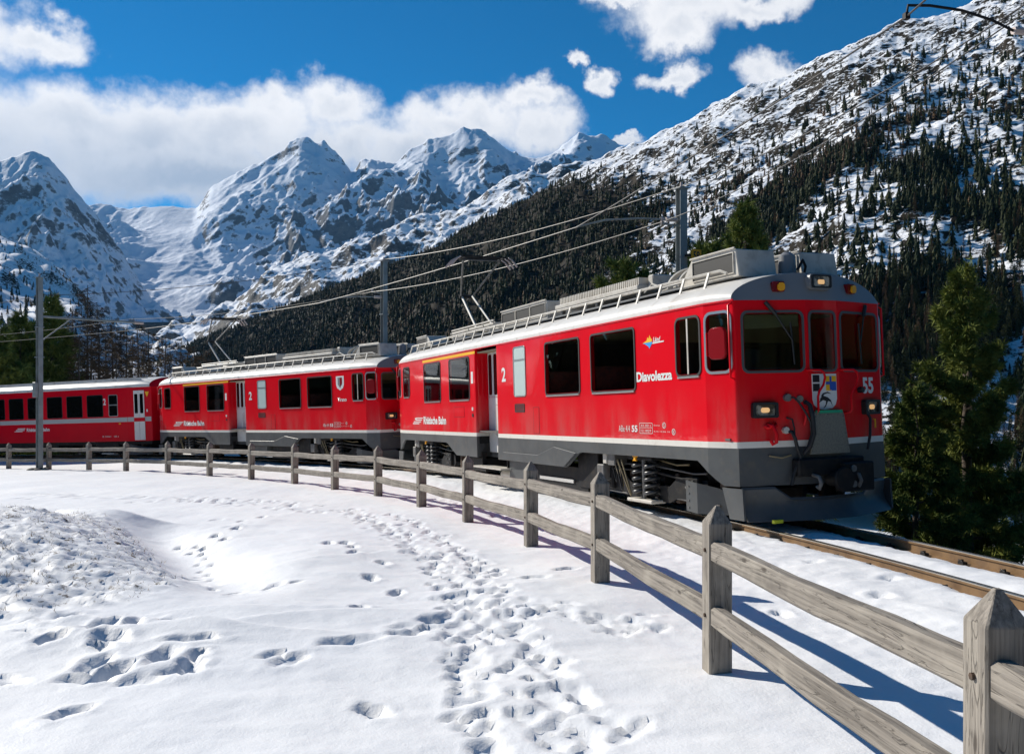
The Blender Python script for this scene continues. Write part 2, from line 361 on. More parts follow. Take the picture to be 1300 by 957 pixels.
# ------------------------------------------------------------------ the line: a 46 m curve on a falling grade
R0, PHI = 46.234, .40779
TX, TY, TZ, GRADE, CANT = 1.28854, 19.25032, -2.28668, .0411, .01181
CEN = (TX - R0 * math.cos(PHI), TY - R0 * math.sin(PHI))
def track(s, n=0.0, u=0.0):
    """point s metres back along the line from the first railcar, n metres towards the inside, u above the rail"""
    a = PHI + s / R0; r = R0 - n
    return Vector((CEN[0] + r * math.cos(a), CEN[1] + r * math.sin(a), TZ - GRADE * s + u))
def arc_coords(x, y):
    vx = x - CEN[0]; vy = y - CEN[1]; a = np.arctan2(vy, vx)
    return (a - PHI) * R0, R0 - np.hypot(vx, vy)
def car_matrix(k):
    pf = track(k * 16.89 - 5.0); pb = track(k * 16.89 + 5.0); F = (pf - pb).normalized(); mid = (pf + pb) / 2
    rt = F.cross(Vector((0, 0, 1))).normalized(); up = rt.cross(F); ir = -rt
    r2 = ir * math.cos(CANT) + up * math.sin(CANT); u2 = up * math.cos(CANT) - ir * math.sin(CANT)
    M = Matrix.Identity(4)
    for i in range(3): M[i][0] = F[i]; M[i][1] = r2[i]; M[i][2] = u2[i]; M[i][3] = mid[i]
    return M

# ------------------------------------------------------------------ ground
def plane_z(x, y): return -1.72 - .0475 * (-.55 * x + .835 * y)
def on_plane(px, py):
    """where a line of sight meets the snowfield"""
    dx = (px - CX) / F_PX; dz = -(py - HZ) / F_PX
    t = -1.72 / (dz + .0475 * (-.55 * dx + .835)); return dx * t, t
def bank_xy(x, y):
    px = x + 3.0; py = y - 8.8; d1 = -.877 * px - .48 * py; d2 = -.58 * px + .81 * py
    k = np.minimum(d1, d2 * .62); k = k - .25 * np.exp(-np.abs(d1 - d2 * .62))
    return d1, d2, .60 * sstep(k, -.55, 1.8) * (1 - sstep(d2, 5.5, 9.0))
def base_z(x, y):
    x = np.asarray(x, float); y = np.asarray(y, float); s, n = arc_coords(x, y)
    sc = np.clip(s, -40, 70); zr = TZ - GRADE * sc
    zp = plane_z(np.clip(x, -60, 40), np.clip(y, -30, 70))
    prof = np.interp(n, [-200, -60, -14, -6, -2.3, -1.5, -.75, -.62, -.47, -.40, 0, .40, .47, .60, .75, 1.4, 2.2],
                     [-48, -22, -7.5, -3.0, -.55, -.18, -.03, -.06, -.10, -.06, -.03, -.06, -.10, -.06, -.025, -.04, -.14])
    w = sstep(n, 1.5, 3.3); z = (zr + prof) * (1 - w) + zp * w
    # the grassy bank on the left and the ditch at its foot
    d1, d2, bank = bank_xy(x, y); z = z + bank * sstep(n, 4.5, 7.0)
    z = z - .20 * np.exp(-((d1 + .45) / .55) ** 2) * sstep(d2, -.8, .8) * (1 - sstep(d2, 5.5, 8))
    z = z + .11 * np.exp(-((x + 2.6) / 1.1) ** 2 - ((y - 10.5) / 3.0) ** 2)
    far = sstep(np.hypot(x, y), 70, 260)
    z = z * (1 - far) + np.minimum(z, -52) * far
    return z
def ground_axes():
    def ax(segs):
        out = []
        for a, b, d in segs: out += list(np.arange(a, b - 1e-6, d))
        out.append(segs[-1][1]); return np.array(out)
    xs = ax([(-900, -200, 50), (-200, -60, 10), (-60, -30, 2), (-30, -12, .3), (-12, -8, .09), (-8, 3.0, .04), (3.0, 7.5, .06), (7.5, 14, .25), (14, 60, 2), (60, 200, 10), (200, 900, 50)])
    ys = ax([(-200, -20, 20), (-20, 0, 1.5), (0, 3.4, .2), (3.4, 10.5, .045), (10.5, 16, .06), (16, 26, .11), (26, 46, .22), (46, 80, 2), (80, 200, 10), (200, 900, 50)])
    return xs, ys
GX, GY = ground_axes()
def build_ground():
    X, Y = np.meshgrid(GX, GY); Z = base_z(X, Y); S, N = arc_coords(X, Y)
    near = 1 - sstep(np.hypot(X, Y), 30, 60)
    field = sstep(N, 1.5, 3.5)
    # drifts, wind ripples, softly lumpy old snow
    Z += near * (.05 * fbm(X * .45, Y * .45, 3) + field * .016 * fbm(X * 1.1 + .6 * Y, Y * 2.6, 3) + .007 * fbm(X * 4, Y * 4, 3))
    Z += near * (1 - field) * (.030 * fbm(X * 2.2, Y * 2.2, 4) + .012 * fbm(X * 9, Y * 9, 2))
    # rough stubbly bank with runnels
    d1, d2, bk = bank_xy(X, Y); bank = sstep(bk, .02, .10) * sstep(N, 5.5, 7.5) * near
    st = X * .94 - Y * .34; sv = X * .34 + Y * .94 + .10 * fbm(X * 1.3, Y * 1.3, 3)
    Z += bank * (.060 * (ridged(sv * 5.5, st * 1.3, 4) - .4) + .040 * fbm(sv * 11, st * 3.2, 3) + .022 * fbm(X * 16, Y * 16, 2))
    earth = bank * (.44 + .25 * fbm(X * 2.2, Y * 2.2, 3)) + .50 * ((N < -1.7) & (N > -6)) * sstep(fbm(X * .9, Y * .9, 3), .0, .5)
    earth += .60 * ((N < -.8) & (N > -1.7)) * sstep(fbm(X * 1.7, Y * 1.7, 3), .10, .5)
    # wind-drift scarps
    for px, py, L, ang, dep in ((150, 600, 6, .2, .05), (120, 665, 1.3, -.2, .28), (330, 800, 2.6, .25, .07), (60, 810, 2.2, -.1, .09), (390, 722, 1.8, .7, .05), (300, 672, 2.0, .1, .05),
                                (470, 708, 2.2, .05, .035), (250, 790, 1.6, .3, .06), (330, 665, 1.6, .5, .05), (620, 640, 1.5, .4, .03), (700, 740, 1.3, .3, .05)):
        x0, y0 = on_plane(px, py); dx = X - x0; dy = Y - y0; u = dx * math.cos(ang) + dy * math.sin(ang); v = -dx * math.sin(ang) + dy * math.cos(ang)
        v = v + .12 * np.sin(u * 2.1 + px)
        m = np.exp(-(u / L) ** 4)
        Z += m * dep * (1 - sstep(v, -.04, .14)) * np.exp(-np.maximum(-v, 0) / .7)
    # footprints
    rg = np.random.RandomState(3); T = np.zeros_like(Z); Rm = np.zeros_like(Z)
    def stamp(x0, y0, ang, ln, wd, dep, rim):
        r = ln * 2.2; i0, i1 = np.searchsorted(GX, (x0 - r, x0 + r)); j0, j1 = np.searchsorted(GY, (y0 - r, y0 + r))
        if i1 - i0 < 3 or j1 - j0 < 3: return
        dx = X[j0:j1, i0:i1] - x0; dy = Y[j0:j1, i0:i1] - y0
        u = (dx * math.cos(ang) + dy * math.sin(ang)) / ln; v = (-dx * math.sin(ang) + dy * math.cos(ang)) / wd
        d = np.sqrt(u * u + v * v) * (1 + .18 * np.sin(5 * np.arctan2(v, u) + x0 * 9))
        T[j0:j1, i0:i1] = np.minimum(T[j0:j1, i0:i1], -dep * (1 - sstep(d, .50, 1.05))); Rm[j0:j1, i0:i1] = np.maximum(Rm[j0:j1, i0:i1], rim * np.exp(-((d - 1.30) / .35) ** 2))
    def walk(path, width, count, dep, ln=.16, wd=.075, jit=.5):
        P = [on_plane(*q) for q in path]; seg = [math.hypot(b[0] - a[0], b[1] - a[1]) for a, b in zip(P, P[1:])]; T = sum(seg)
        for c in range(count):
            t = rg.rand() * T; k = 0
            while k < len(seg) - 1 and t > seg[k]: t -= seg[k]; k += 1
            a, b = P[k], P[k + 1]; f = min(t / seg[k], 1); ang = math.atan2(b[1] - a[1], b[0] - a[0]); o = rg.randn() * width * .5
            stamp(a[0] + (b[0] - a[0]) * f - math.sin(ang) * o, a[1] + (b[1] - a[1]) * f + math.cos(ang) * o, ang + rg.randn() * jit, ln * rg.uniform(.7, 1.35), wd * rg.uniform(.7, 1.4), dep * rg.uniform(.5, 1.25), dep * .22)
    def line(path, step, dep, ln=.15, wd=.07, gap=.11):
        P = [on_plane(*q) for q in path]; side = 1
        for a, b in zip(P, P[1:]):
            L = math.hypot(b[0] - a[0], b[1] - a[1]); ang = math.atan2(b[1] - a[1], b[0] - a[0]); k = max(1, int(L / step))
            for i in range(k):
                f = (i + .5) / k; side = -side; o = side * gap
                stamp(a[0] + (b[0] - a[0]) * f - math.sin(ang) * o + rg.randn() * .03, a[1] + (b[1] - a[1]) * f + math.cos(ang) * o + rg.randn() * .03, ang + rg.randn() * .15, ln * rg.uniform(.85, 1.15), wd, dep * rg.uniform(.7, 1.2), dep * .15)
    walk([(620, 957), (600, 850), (592, 780), (570, 735), (540, 708), (505, 682), (470, 660), (440, 645)], .22, 380, .038, .105, .05)
    walk([(700, 850), (640, 770), (615, 730), (590, 705), (555, 682), (520, 662), (490, 652)], .14, 150, .036, .105, .05)
    walk([(820, 800), (760, 785), (700, 775), (660, 775)], .3, 50, .04, .115, .055)
    walk([(740, 957), (700, 870), (660, 820), (620, 790)], .26, 60, .038, .115, .055)
    walk([(0, 870), (120, 868), (240, 862), (330, 852), (420, 826), (520, 806), (580, 790)], .14, 20, .042, .15, .07, .25)
    walk([(10, 628), (120, 630), (240, 634), (340, 640), (430, 648)], .6, 170, .045, .15, .075)
    walk([(40, 800), (120, 812), (190, 822)], .4, 9, .06, .16, .08)
    walk([(180, 862), (210, 840), (130, 820)], .5, 7, .07, .16, .08)
    line([(262, 690), (258, 720), (264, 748)], .3, .05, .09, .05, .06)
    line([(225, 680), (262, 690), (300, 668), (330, 655)], .38, .07)
    line([(262, 752), (320, 745), (360, 748), (380, 742)], .33, .045, .1, .05, .06)
    line([(420, 690), (445, 706), (470, 716), (495, 745), (480, 790)], .55, .07)
    line([(640, 735), (700, 730), (760, 722)], .5, .05)
    line([(980, 765), (1040, 790), (1100, 800)], .5, .05)
    line([(1120, 760), (1160, 775)], .4, .06); line([(1000, 720), (1080, 735), (1150, 760)], .6, .04)
    walk([(560, 632), (600, 640), (660, 655)], .5, 20, .04)
    for q in range(14):
        x0, y0 = on_plane(rg.uniform(0, 760), rg.uniform(640, 930)); stamp(x0, y0, rg.uniform(0, 6.3), .15, .08, .06, .01)
    dug = sstep(-T, .004, .03); Z += T + Rm * (1 - .6 * dug) + dug * .020 * fbm(X * 11, Y * 11, 3)
    V = np.stack([X.ravel(), Y.ravel(), Z.ravel()], 1)
    o = np_mesh('snow_ground', V, grid_faces(len(GY), len(GX)), 'snow', True, attrs={'earth': earth.ravel()})
    tag(o, kind='structure'); return Z
GZ = build_ground()
def ground_z(x, y):
    i = int(np.clip(np.searchsorted(GX, x) - 1, 0, len(GX) - 2)); j = int(np.clip(np.searchsorted(GY, y) - 1, 0, len(GY) - 2))
    fx = (x - GX[i]) / (GX[i + 1] - GX[i]); fy = (y - GY[j]) / (GY[j + 1] - GY[j])
    return float((GZ[j, i] * (1 - fx) + GZ[j, i + 1] * fx) * (1 - fy) + (GZ[j + 1, i] * (1 - fx) + GZ[j + 1, i + 1] * fx) * fy)

# ------------------------------------------------------------------ hillside and mountains
def loft_terrain(name, mat, sky_pts, dr_pts, base_pts, pxr, nu, nv, shape, noise_fn, back=.35, kind='structure', smooth_w=.025, warp=.06, veg=None):
    """ridge line given by bearing and height; the slope runs down from it to its foot; the far side falls away"""
    px = np.linspace(pxr[0], pxr[1], nu); az = np.arctan((px - CX) / F_PX)
    py = np.interp(px, [a for a, b in sky_pts], [b for a, b in sky_pts])
    dr = np.interp(px, [a for a, b in dr_pts], [b for a, b in dr_pts])
    db = np.interp(px, [a for a, b, c in base_pts], [b for a, b, c in base_pts]); zb = np.interp(px, [a for a, b, c in base_pts], [c for a, b, c in base_pts])
    def soft(q, w):
        k = np.exp(-(np.arange(-3 * w, 3 * w + 1) / w) ** 2 / 2); k /= k.sum(); return np.convolve(np.pad(q, 3 * w, mode='edge'), k, 'valid')
    wide = max(4, int(nu * smooth_w)); dr = soft(dr, wide); db = soft(db, wide); zb = soft(zb, wide)
    zr = (HZ - py) / F_PX * dr; zs = soft(zr, wide); zr = soft(zr, 2)     # dr, db measured along the view axis
    v = np.concatenate([np.linspace(0, 1, nv), 1 + np.linspace(0, back, max(6, nv // 8))[1:]])
    V, U = np.meshgrid(v, np.arange(nu), indexing='ij')
    D = db[None] + (dr - db)[None] * V
    X = ((px - CX) / F_PX)[None] * D
    L = float(np.mean(dr - db)); U2 = np.clip(U + (nu * warp * fbm(X / L * 3.1, D / L * 3.1, 4) * (1 - np.clip(V, 0, 1)) ** .7), 0, nu - 1)
    zz = np.interp(U2.ravel(), np.arange(nu), zr).reshape(U2.shape); zw = np.interp(U2.ravel(), np.arange(nu), zs).reshape(U2.shape)
    k = np.clip(V, 0, 1) ** 4; top = zw * (1 - k) + zz * k
    Zs = zb[None] + (top - zb[None]) * shape(np.clip(V, 0, 1))
    Zs = Zs - np.maximum(V - 1, 0) * (dr - db)[None] * .9
    Zs = Zs + noise_fn(X, D, V, px[None] + 0 * V)
    o = np_mesh(name, np.stack([X.ravel(), D.ravel(), Zs.ravel()], 1), grid_faces(len(v), nu), mat, attrs={'veg': veg(X, D, V, px[None] + 0 * V).ravel()} if veg else None)
    tag(o, kind=kind); return X, D, Zs, V, px
# the wooded and snowy slope beyond the line
hill_sky = [(100, 462), (200, 446), (300, 414), (400, 374), (480, 341), (560, 305), (640, 264), (720, 224), (790, 189), (870, 152), (960, 106), (1040, 70), (1100, 46), (1180, 22), (1230, 2), (1300, -26), (1500, -90), (1900, -150)]
hill_dr = [(100, 1900), (300, 1550), (480, 1280), (790, 1000), (1100, 880), (1300, 850), (1900, 760)]
hill_base = [(100, 820, -62), (300, 640, -55), (480, 520, -50), (800, 380, -48), (1100, 310, -46), (1300, 290, -46), (1900, 240, -46)]
def hill_noise(X, D, V, px):
    k = sstep(V, 0, .10); q = fbm(X * .003, D * .003, 3)
    fall = 17 * (ridged(X * .0052 + .5 * q, D * .0022 + .5 * q, 5) - .5) * (1 - .6 * sstep(V, .8, 1.0))
    rock = 7 * (ridged(X * .016, D * .016, 5) - .45) * (1 - .5 * sstep(V, .9, 1.0)) + 2.6 * fbm(X * .06, D * .06, 4) + .9 * fbm(X * .22, D * .22, 3)
    return k * (fall + rock) * np.clip(D / 450, .45, 1.5)
def hill_veg(x, y, v, p):
    """how thickly the slope is wooded"""
    tl = np.interp(p, [60, 640, 720, 790, 880, 960, 1060, 1150, 1300, 1900], [1.3, 1.25, 1.05, .90, .78, .74, .72, .74, .70, .65]); n = fbm(x * .0075 + 4, y * .0075, 4); n2 = fbm(x * .022, y * .022 + 9, 3)
    full = sstep(p, 860, 640); clump = sstep(n + .6 * n2, -.08, .24); lo = 1 - sstep(v, tl - .22, tl)
    return lo * (full * (.6 + .4 * sstep(n, -.3, .1)) + (1 - full) * (clump * .85 + .04))
def hill_scrub(x, y, v, p): return hill_veg(x, y, v, p) + .9 * sstep(p, 900, 700) * (1 - sstep(v, np.interp(p, [60, 640, 790, 900], [1.2, 1.1, .88, .7]) - .15, np.interp(p, [60, 640, 790, 900], [1.2, 1.1, .88, .7])))
HX, HD, HZs, HV, Hpx = loft_terrain('hillside', 'hill_snow', hill_sky, hill_dr, hill_base, (60, 1900), 900, 330, lambda v: .25 * v + .75 * v ** 1.12, hill_noise, veg=hill_scrub)
# rocky snow slope at the middle distance
mid_sky = [(120, 440), (200, 425), (260, 405), (330, 352), (400, 318), (450, 300), (520, 278), (580, 258), (650, 225), (720, 205), (800, 190), (900, 170)]
def mid_noise(X, D, V, px):
    return sstep(V, 0, .2) * (95 * (ridged(X * .0024, D * .0024, 6) - .5) * (1 - .55 * sstep(V, .8, 1.0)) + 45 * fbm(X * .008, D * .008, 5))
loft_terrain('mountain_slope', 'mid_rock_snow', mid_sky, [(100, 3600), (900, 3900)], [(100, 2300, 40), (900, 2100, 60)], (100, 900), 520, 220, lambda v: v ** 1.1, mid_noise)
# the glaciated summits
far_sky = [(-500, 235), (-200, 225), (60, 262), (120, 262), (200, 258), (250, 262), (268, 232), (300, 214), (345, 200), (362, 190), (385, 174), (402, 182), (412, 178), (432, 198), (446, 222), (462, 200), (482, 206), (498, 212), (520, 190), (545, 172), (580, 162), (612, 168), (640, 182), (660, 196), (690, 192), (712, 182), (735, 170), (752, 178), (768, 172), (790, 188), (850, 210), (1000, 250)]
def far_noise(X, D, V, px):
    k = sstep(V, 0, .15); ice = np.exp(-((px - 222) / 72) ** 2) * (1 - sstep(V, .97, 1.05))
    q = fbm(X * .0007, D * .0007, 3)
    a = 620 * (ridged(X * .00062 + 3.3 + .35 * q, D * .00048 + .35 * q, 7) - .48) + 130 * fbm(X * .0026, D * .0026, 5) + 60 * (ridged(X * .006, D * .006, 4) - .5) + 14 * fbm(X * .02, D * .02, 3)
    jag = 34 * (ridged(X * .0045, D * .0012, 4) - .5) * sstep(V, .85, .98) * (1 - .8 * ice)
    return k * a * (1 - .80 * sstep(V, .75, 1.0)) * (1 - .88 * ice) + jag
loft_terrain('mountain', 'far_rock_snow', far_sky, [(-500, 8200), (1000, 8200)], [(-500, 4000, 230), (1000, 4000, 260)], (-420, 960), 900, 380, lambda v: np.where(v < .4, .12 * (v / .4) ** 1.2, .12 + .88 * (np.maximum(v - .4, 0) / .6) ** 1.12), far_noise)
left_sky = [(-700, 120), (-300, 150), (-100, 196), (0, 206), (22, 200), (40, 194), (58, 199), (74, 214), (96, 240), (120, 268), (140, 300), (165, 340), (180, 360), (200, 385), (230, 402), (300, 420)]
def left_noise(X, D, V, px):
    a = 210 * (ridged(X * .0015, D * .0011 + 5, 6) - .5) + 80 * fbm(X * .006, D * .006, 5) + 40 * (ridged(X * .012, D * .009, 4) - .5)
    return sstep(V, 0, .15) * a * (1 - .75 * sstep(V, .8, 1.0))
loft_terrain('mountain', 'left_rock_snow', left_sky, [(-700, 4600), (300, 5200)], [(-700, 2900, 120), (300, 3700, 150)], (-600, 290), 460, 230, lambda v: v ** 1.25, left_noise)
wood_sky = [(-700, 150), (-300, 240), (-60, 288), (0, 300), (40, 316), (80, 345), (105, 368), (130, 400), (180, 425), (300, 450)]
def wood_noise(X, D, V, px): return sstep(V, 0, .2) * (40 * (ridged(X * .006, D * .006, 5) - .5) * (1 - .6 * sstep(V, .8, 1)) + 6 * fbm(X * .04, D * .04, 4))
WX, WD, WZ, WV, Wpx = loft_terrain('hillside', 'hill_snow', wood_sky, [(-700, 1500), (300, 1900)], [(-700, 450, -20), (300, 500, -24)], (-600, 280), 260, 130, lambda v: v ** 1.1, wood_noise)

# ------------------------------------------------------------------ railway track
RAIL_UP = .035
def build_track():
    t = empty('railway_track', track(0)); tag(t, 'single metre-gauge track curving through the snow under the red train', 'track', kind='structure'); o0 = Vector(t.location)
    S = np.arange(-30, 62.1, .5)
    def prof(half): return half
    foot = [(-.055, -.14), (.055, -.14), (.055, -.128), (.012, -.112), (.009, -.042), (.032, -.030), (.032, -.012), (-.032, -.012), (-.032, -.030), (-.009, -.042), (-.012, -.112), (-.055, -.128)]
    head = [(-.032, -.012), (.032, -.012), (.032, -.004), (.024, 0), (-.024, 0), (-.032, -.004)]
    for n in (.532, -.532):
        m = MB(); m.sweep([[track(s, n + a, RAIL_UP + b) - o0 for a, b in foot] for s in S]); r = m.build('rail', 'rail_steel', t, 30)
        m = MB(); m.sweep([[track(s, n + a, RAIL_UP + b + .0005) - o0 for a, b in head] for s in S]); m.build('running_surface', 'rail_head', r, 30)
    me = mc = None
    for k, s in enumerate(np.arange(-22, 40, .62)):
        c = track(s, 0, -.20); a = PHI + s / R0
        if me is None:
            o = MB().box(WORLD, -.95, .95, -.11, .11, -.09, .09).build('sleeper', 'sleeper_wood', t); me = o.data
        else: o = bpy.data.objects.new('sleeper', me); COL.objects.link(o); o.parent = t
        o.location = c - o0; o.rotation_euler = (0, 0, a)
        if s < -2:
            for n in (.532, -.532):
                for sd in (1, -1):
                    if mc is None:
                        q = MB(); q.box(WORLD, -.028, .028, -.04, .04, -.02, .010); q.cyl((0, 0, .008), (0, 0, .032), .012, 6); q.tube([(-.025, -.03, .015), (-.025, .03, .024), (.018, .03, .015)], .007, 5)
                        oc = q.build('rail_clip', 'dark_metal', t); mc = oc.data
                    else: oc = bpy.data.objects.new('rail_clip', mc); COL.objects.link(oc); oc.parent = t
                    oc.location = track(s, n + sd * .075, RAIL_UP - .10) - o0; oc.rotation_euler = (0, 0, a)
build_track()

# ------------------------------------------------------------------ fence
pbr('rust_metal', (.085, .05, .03), .8, vary=(9, (.04, .028, .02), .4, .7))
POSTS_PX = [(1265, 755), (910, 865), (762, 762), (674, 705), (594, 671), (535, 646.6), (480, 632), (425, 624), (374, 618), (319, 611), (266, 606.5), (213, 603.5), (160, 600.5), (113, 599.5), (62, 598)]
def fence_off(s): return 3.42 + .42 * float(sstep(np.float64(s), -6, 16))
def build_fence():
    ss = []
    for px, py in POSTS_PX:
        ds = np.linspace(2, 60, 8000); s, n = arc_coords((px - CX) / F_PX * ds, ds)
        off = 3.42 + .42 * sstep(s, -6, 16); k = np.where(np.diff(np.sign(n - off)))[0]; ss.append(float(s[k[-1]]))
    ss = [ss[0] - 2.9] + ss + [ss[-1] + 3, ss[-1] + 6.1, ss[-1] + 9]
    f = empty('wooden_fence', track(ss[3], fence_off(ss[3]), -.3)); tag(f, 'weathered grey timber post and rail fence following the curving railway', 'fence'); o0 = Vector(f.location)
    nm = []
    def nail_mesh(par):
        if not nm: o = MB().cyl((-.012, 0, 0), (.004, 0, 0), .013, 7).build('bolt_head', 'rust_metal', par); nm.append(o.data); return o
        o = bpy.data.objects.new('bolt_head', nm[0]); COL.objects.link(o); o.parent = par; return o
    # one post mesh, pyramid-capped, with chamfered arrises
    def post_mesh(h):
        m = MB(); w = .078; e = .008
        sq = lambda q, z: [(q - e, -q, z), (q, -q + e, z), (q, q - e, z), (q - e, q, z), (-q + e, q, z), (-q, q - e, z), (-q, -q + e, z), (-q + e, -q, z)]
        m.sweep([sq(w, -.35), sq(w, h - .115), sq(w - .002, h - .108), [(x * .13, y * .13, h) for x, y, z in sq(w, 0)]])
        # lie along x so that the grain runs up the post
        return m
    posts = []
    base = post_mesh(1.09)
    base.v = [(z, -y, x) for x, y, z in base.v]
    me = None
    for s in ss:
        p = track(s, fence_off(s)); z = ground_z(p.x, p.y); a = PHI + s / R0
        if me is None: o = base.build('post', 'weathered_wood', f); me = o.data
        else: o = bpy.data.objects.new('post', me); COL.objects.link(o); o.parent = f
        tilt = rnd.uniform(-.012, .012)
        o.matrix_local = Matrix.Translation(Vector((p.x, p.y, z)) - o0) @ Matrix.Rotation(a + rnd.uniform(-.05, .05), 4, 'Z') @ Matrix.Rotation(tilt, 4, 'X') @ Matrix(((0, 0, 1, 0), (0, -1, 0, 0), (1, 0, 0, 0), (0, 0, 0, 1)))
        posts.append((Vector((p.x, p.y, z)), a))
        for hh in (.80, .372):
            nb = nail_mesh(f); nb.location = Vector((p.x, p.y, z + hh)) - o0 + Vector((-math.cos(a), -math.sin(a), 0)) * .078; nb.rotation_euler = (0, 0, a)
    for (p, a), (q, b) in zip(posts, posts[1:]):
        for h in (.80, .372):
            L = (q - p).length; k = 9; m = MB(); secs = []; j = [rnd.uniform(-1, 1) for _ in range(4)]
            for i in range(k + 1):
                x = L * i / k; hh = .066 + .002 * math.sin(3 * i + j[0] * 3); ww = .045 + .002 * math.sin(2 * i + j[1]); dz = -.012 * math.sin(math.pi * i / k) + .004 * math.sin(i * 1.3 + j[2] * 5); e = .016
                secs.append([(x, -ww + e, -hh + dz), (x, ww - e, -hh + dz), (x, ww, -hh + e + dz), (x, ww, hh - e + dz), (x, ww - e, hh + dz), (x, -ww + e, hh + dz), (x, -ww, hh - e + dz), (x, -ww, -hh + e + dz)])
            m.sweep(secs); o = m.build('rail', 'weathered_wood', f, 25)
            d = (q - p); rot = d.to_track_quat('X', 'Z').to_matrix().to_4x4()
            n = Vector((-math.cos((a + b) / 2), -math.sin((a + b) / 2), 0))
            o.matrix_local = Matrix.Translation(p - o0 + Vector((0, 0, h + rnd.uniform(-.015, .015))) + n * .022) @ rot
build_fence()

# ------------------------------------------------------------------ rolling stock
PLAN_H = [(7.09, -1.325), (7.62, -1.23), (7.85, -.265), (7.85, .265), (7.62, 1.23), (7.09, 1.325)]
def fillet(poly, r, n=3):
    out = []; N = len(poly)
    for i in range(N):
        p0, p, p1 = Vector(poly[i - 1]), Vector(poly[i]), Vector(poly[(i + 1) % N]); a = (p0 - p); b = (p1 - p)
        ang = a.angle(b); d = min(r / math.tan(ang / 2) if ang < 3.1 else 0, a.length * .4, b.length * .4)
        A = p + a.normalized() * d; B = p + b.normalized() * d
        for k in range(n + 1):
            t = k / n; q = A * (1 - t) ** 2 + p * 2 * t * (1 - t) + B * t * t; out.append((q.x, q.y))
    return out
def text_mesh(body, fr, a0, a1, b0, b1, c, bold=.03, shear=0.0):
    cu = bpy.data.curves.new('lettering', 'FONT'); cu.body = body; cu.size = 1.0; cu.offset = bold; cu.resolution_u = 3; cu.shear = shear
    o = bpy.data.objects.new('lettering', cu); COL.objects.link(o); dg = bpy.context.evaluated_depsgraph_get()
    me = bpy.data.meshes.new_from_object(o.evaluated_get(dg)); bpy.data.objects.remove(o); bpy.data.curves.remove(cu)
    co = np.empty(len(me.vertices) * 3, np.float32); me.vertices.foreach_get('co', co); co = co.reshape(-1, 3); lo = co.min(0); hi = co.max(0)
    A = a0 + (co[:, 0] - lo[0]) / max(hi[0] - lo[0], 1e-6) * (a1 - a0); B = b0 + (co[:, 1] - lo[1]) / max(hi[1] - lo[1], 1e-6) * (b1 - b0)
    P = np.array(fr.o)[None] + A[:, None] * np.array(fr.ua)[None] + B[:, None] * np.array(fr.ub)[None] + c * np.array(fr.n)[None]
    me.vertices.foreach_set('co', P.astype(np.float32).ravel()); me.update(); me.materials.clear(); return me
def lettering(body, fr, a0, a1, b0, b1, mat, parent, bold=.03, c=.005, shear=0.0, name='lettering'):
    me = text_mesh(body, fr, a0, a1, b0, b1, c, bold, shear); me.materials.append(MATS[mat]); o = bpy.data.objects.new(name, me); COL.objects.link(o); o.parent = parent; return o
def decal(name, fr, poly, mat, parent, c=.004): return MB().prism(fr, poly, 0.0008, c).build(name, mat, parent)
def window(fr, a0, b0, a1, b1, parent, r=.06, frame='black_rubber', fw=.03, sill=True, pane='window_glass', proud=.012):
    w = MB().ring(fr, rr(a0 - fw, b0 - fw, a1 + fw, b1 + fw, r + fw * .7), rr(a0, b0, a1, b1, r), 0, proud).build('window', frame, parent, 40)
    MB().prism(fr, rr(a0 - .004, b0 - .004, a1 + .004, b1 + .004, r), .001, .004).build('pane', pane, w)
    if sill: MB().box(fr, a0 + .02, a1 - .02, b0 - fw - .014, b0 - fw + .012, .0, .022).build('sill', 'silver_trim', w)
    return w
def plan_x_at(y):   # front plan, y -> x
    y = abs(y)
    return 7.85 if y <= .265 else 7.85 - .23 * (y - .265) / .965
def roof_mesh(edge, crown, xend, half, lean=.25, pw=2.6, n=28, rows=None):
    """arched roof, its end face following the plan of the nose"""
    ys = [-math.cos(math.pi * i / n) for i in range(n + 1)]
    z = lambda y: edge + .07 + (crown - edge - .07) * max(0.0, 1 - abs(y) ** pw) ** .62
    rows = rows or [-1, -.985, -.95, -.9] + [i / 10 for i in range(-8, 9)] + [.9, .95, .985, 1]
    m = MB(); secs = []
    for t in rows:
        sec = []
        for y in ys:
            zz = z(y); xe = xend(y * half(1.0)) - lean * (zz - edge); x = t * xe; w = half(abs(x))
            e = max(0, (abs(t) - .9) / .1); zz2 = zz - .035 * e ** 3
            sec.append((x, y * w, zz2))
        secs.append([(sec[0][0], sec[0][1], edge)] + sec + [(sec[-1][0], sec[-1][1], edge)])
    m.sweep(secs, closed=False)
    return m, secs
def end_cap(m, sec, edge, xend, half, sgn):
    """vertical end face below the arch"""
    top = [m.add([q])for q in sec[1:-1]]
    bot = [m.add([(sgn * xend(q[1]), q[1], edge)]) for q in sec[1:-1]]
    for a, b, c, d in zip(top, top[1:], bot[1:], bot): m.f.append((a, b, c, d))
def half_w(x): return 1.325 if x <= 7.09 else 1.325 - .095 * (x - 7.09) / .53
def spring(parent, x, y, z0, z1, r=.105, wr=.03, turns=5.5):
    P = []; n = int(turns * 12)
    for i in range(n + 1):
        a = 2 * math.pi * i / 12; P.append((x + r * math.cos(a), y + r * math.sin(a), z0 + (z1 - z0) * i / n))
    return MB().tube(P, wr, 7).build('coil_spring', 'dark_spring', parent, 60)
pbr('dark_spring', (.03, .031, .033), .35, dirt=(9, (.09, .08, .065), .5, .8, .5))
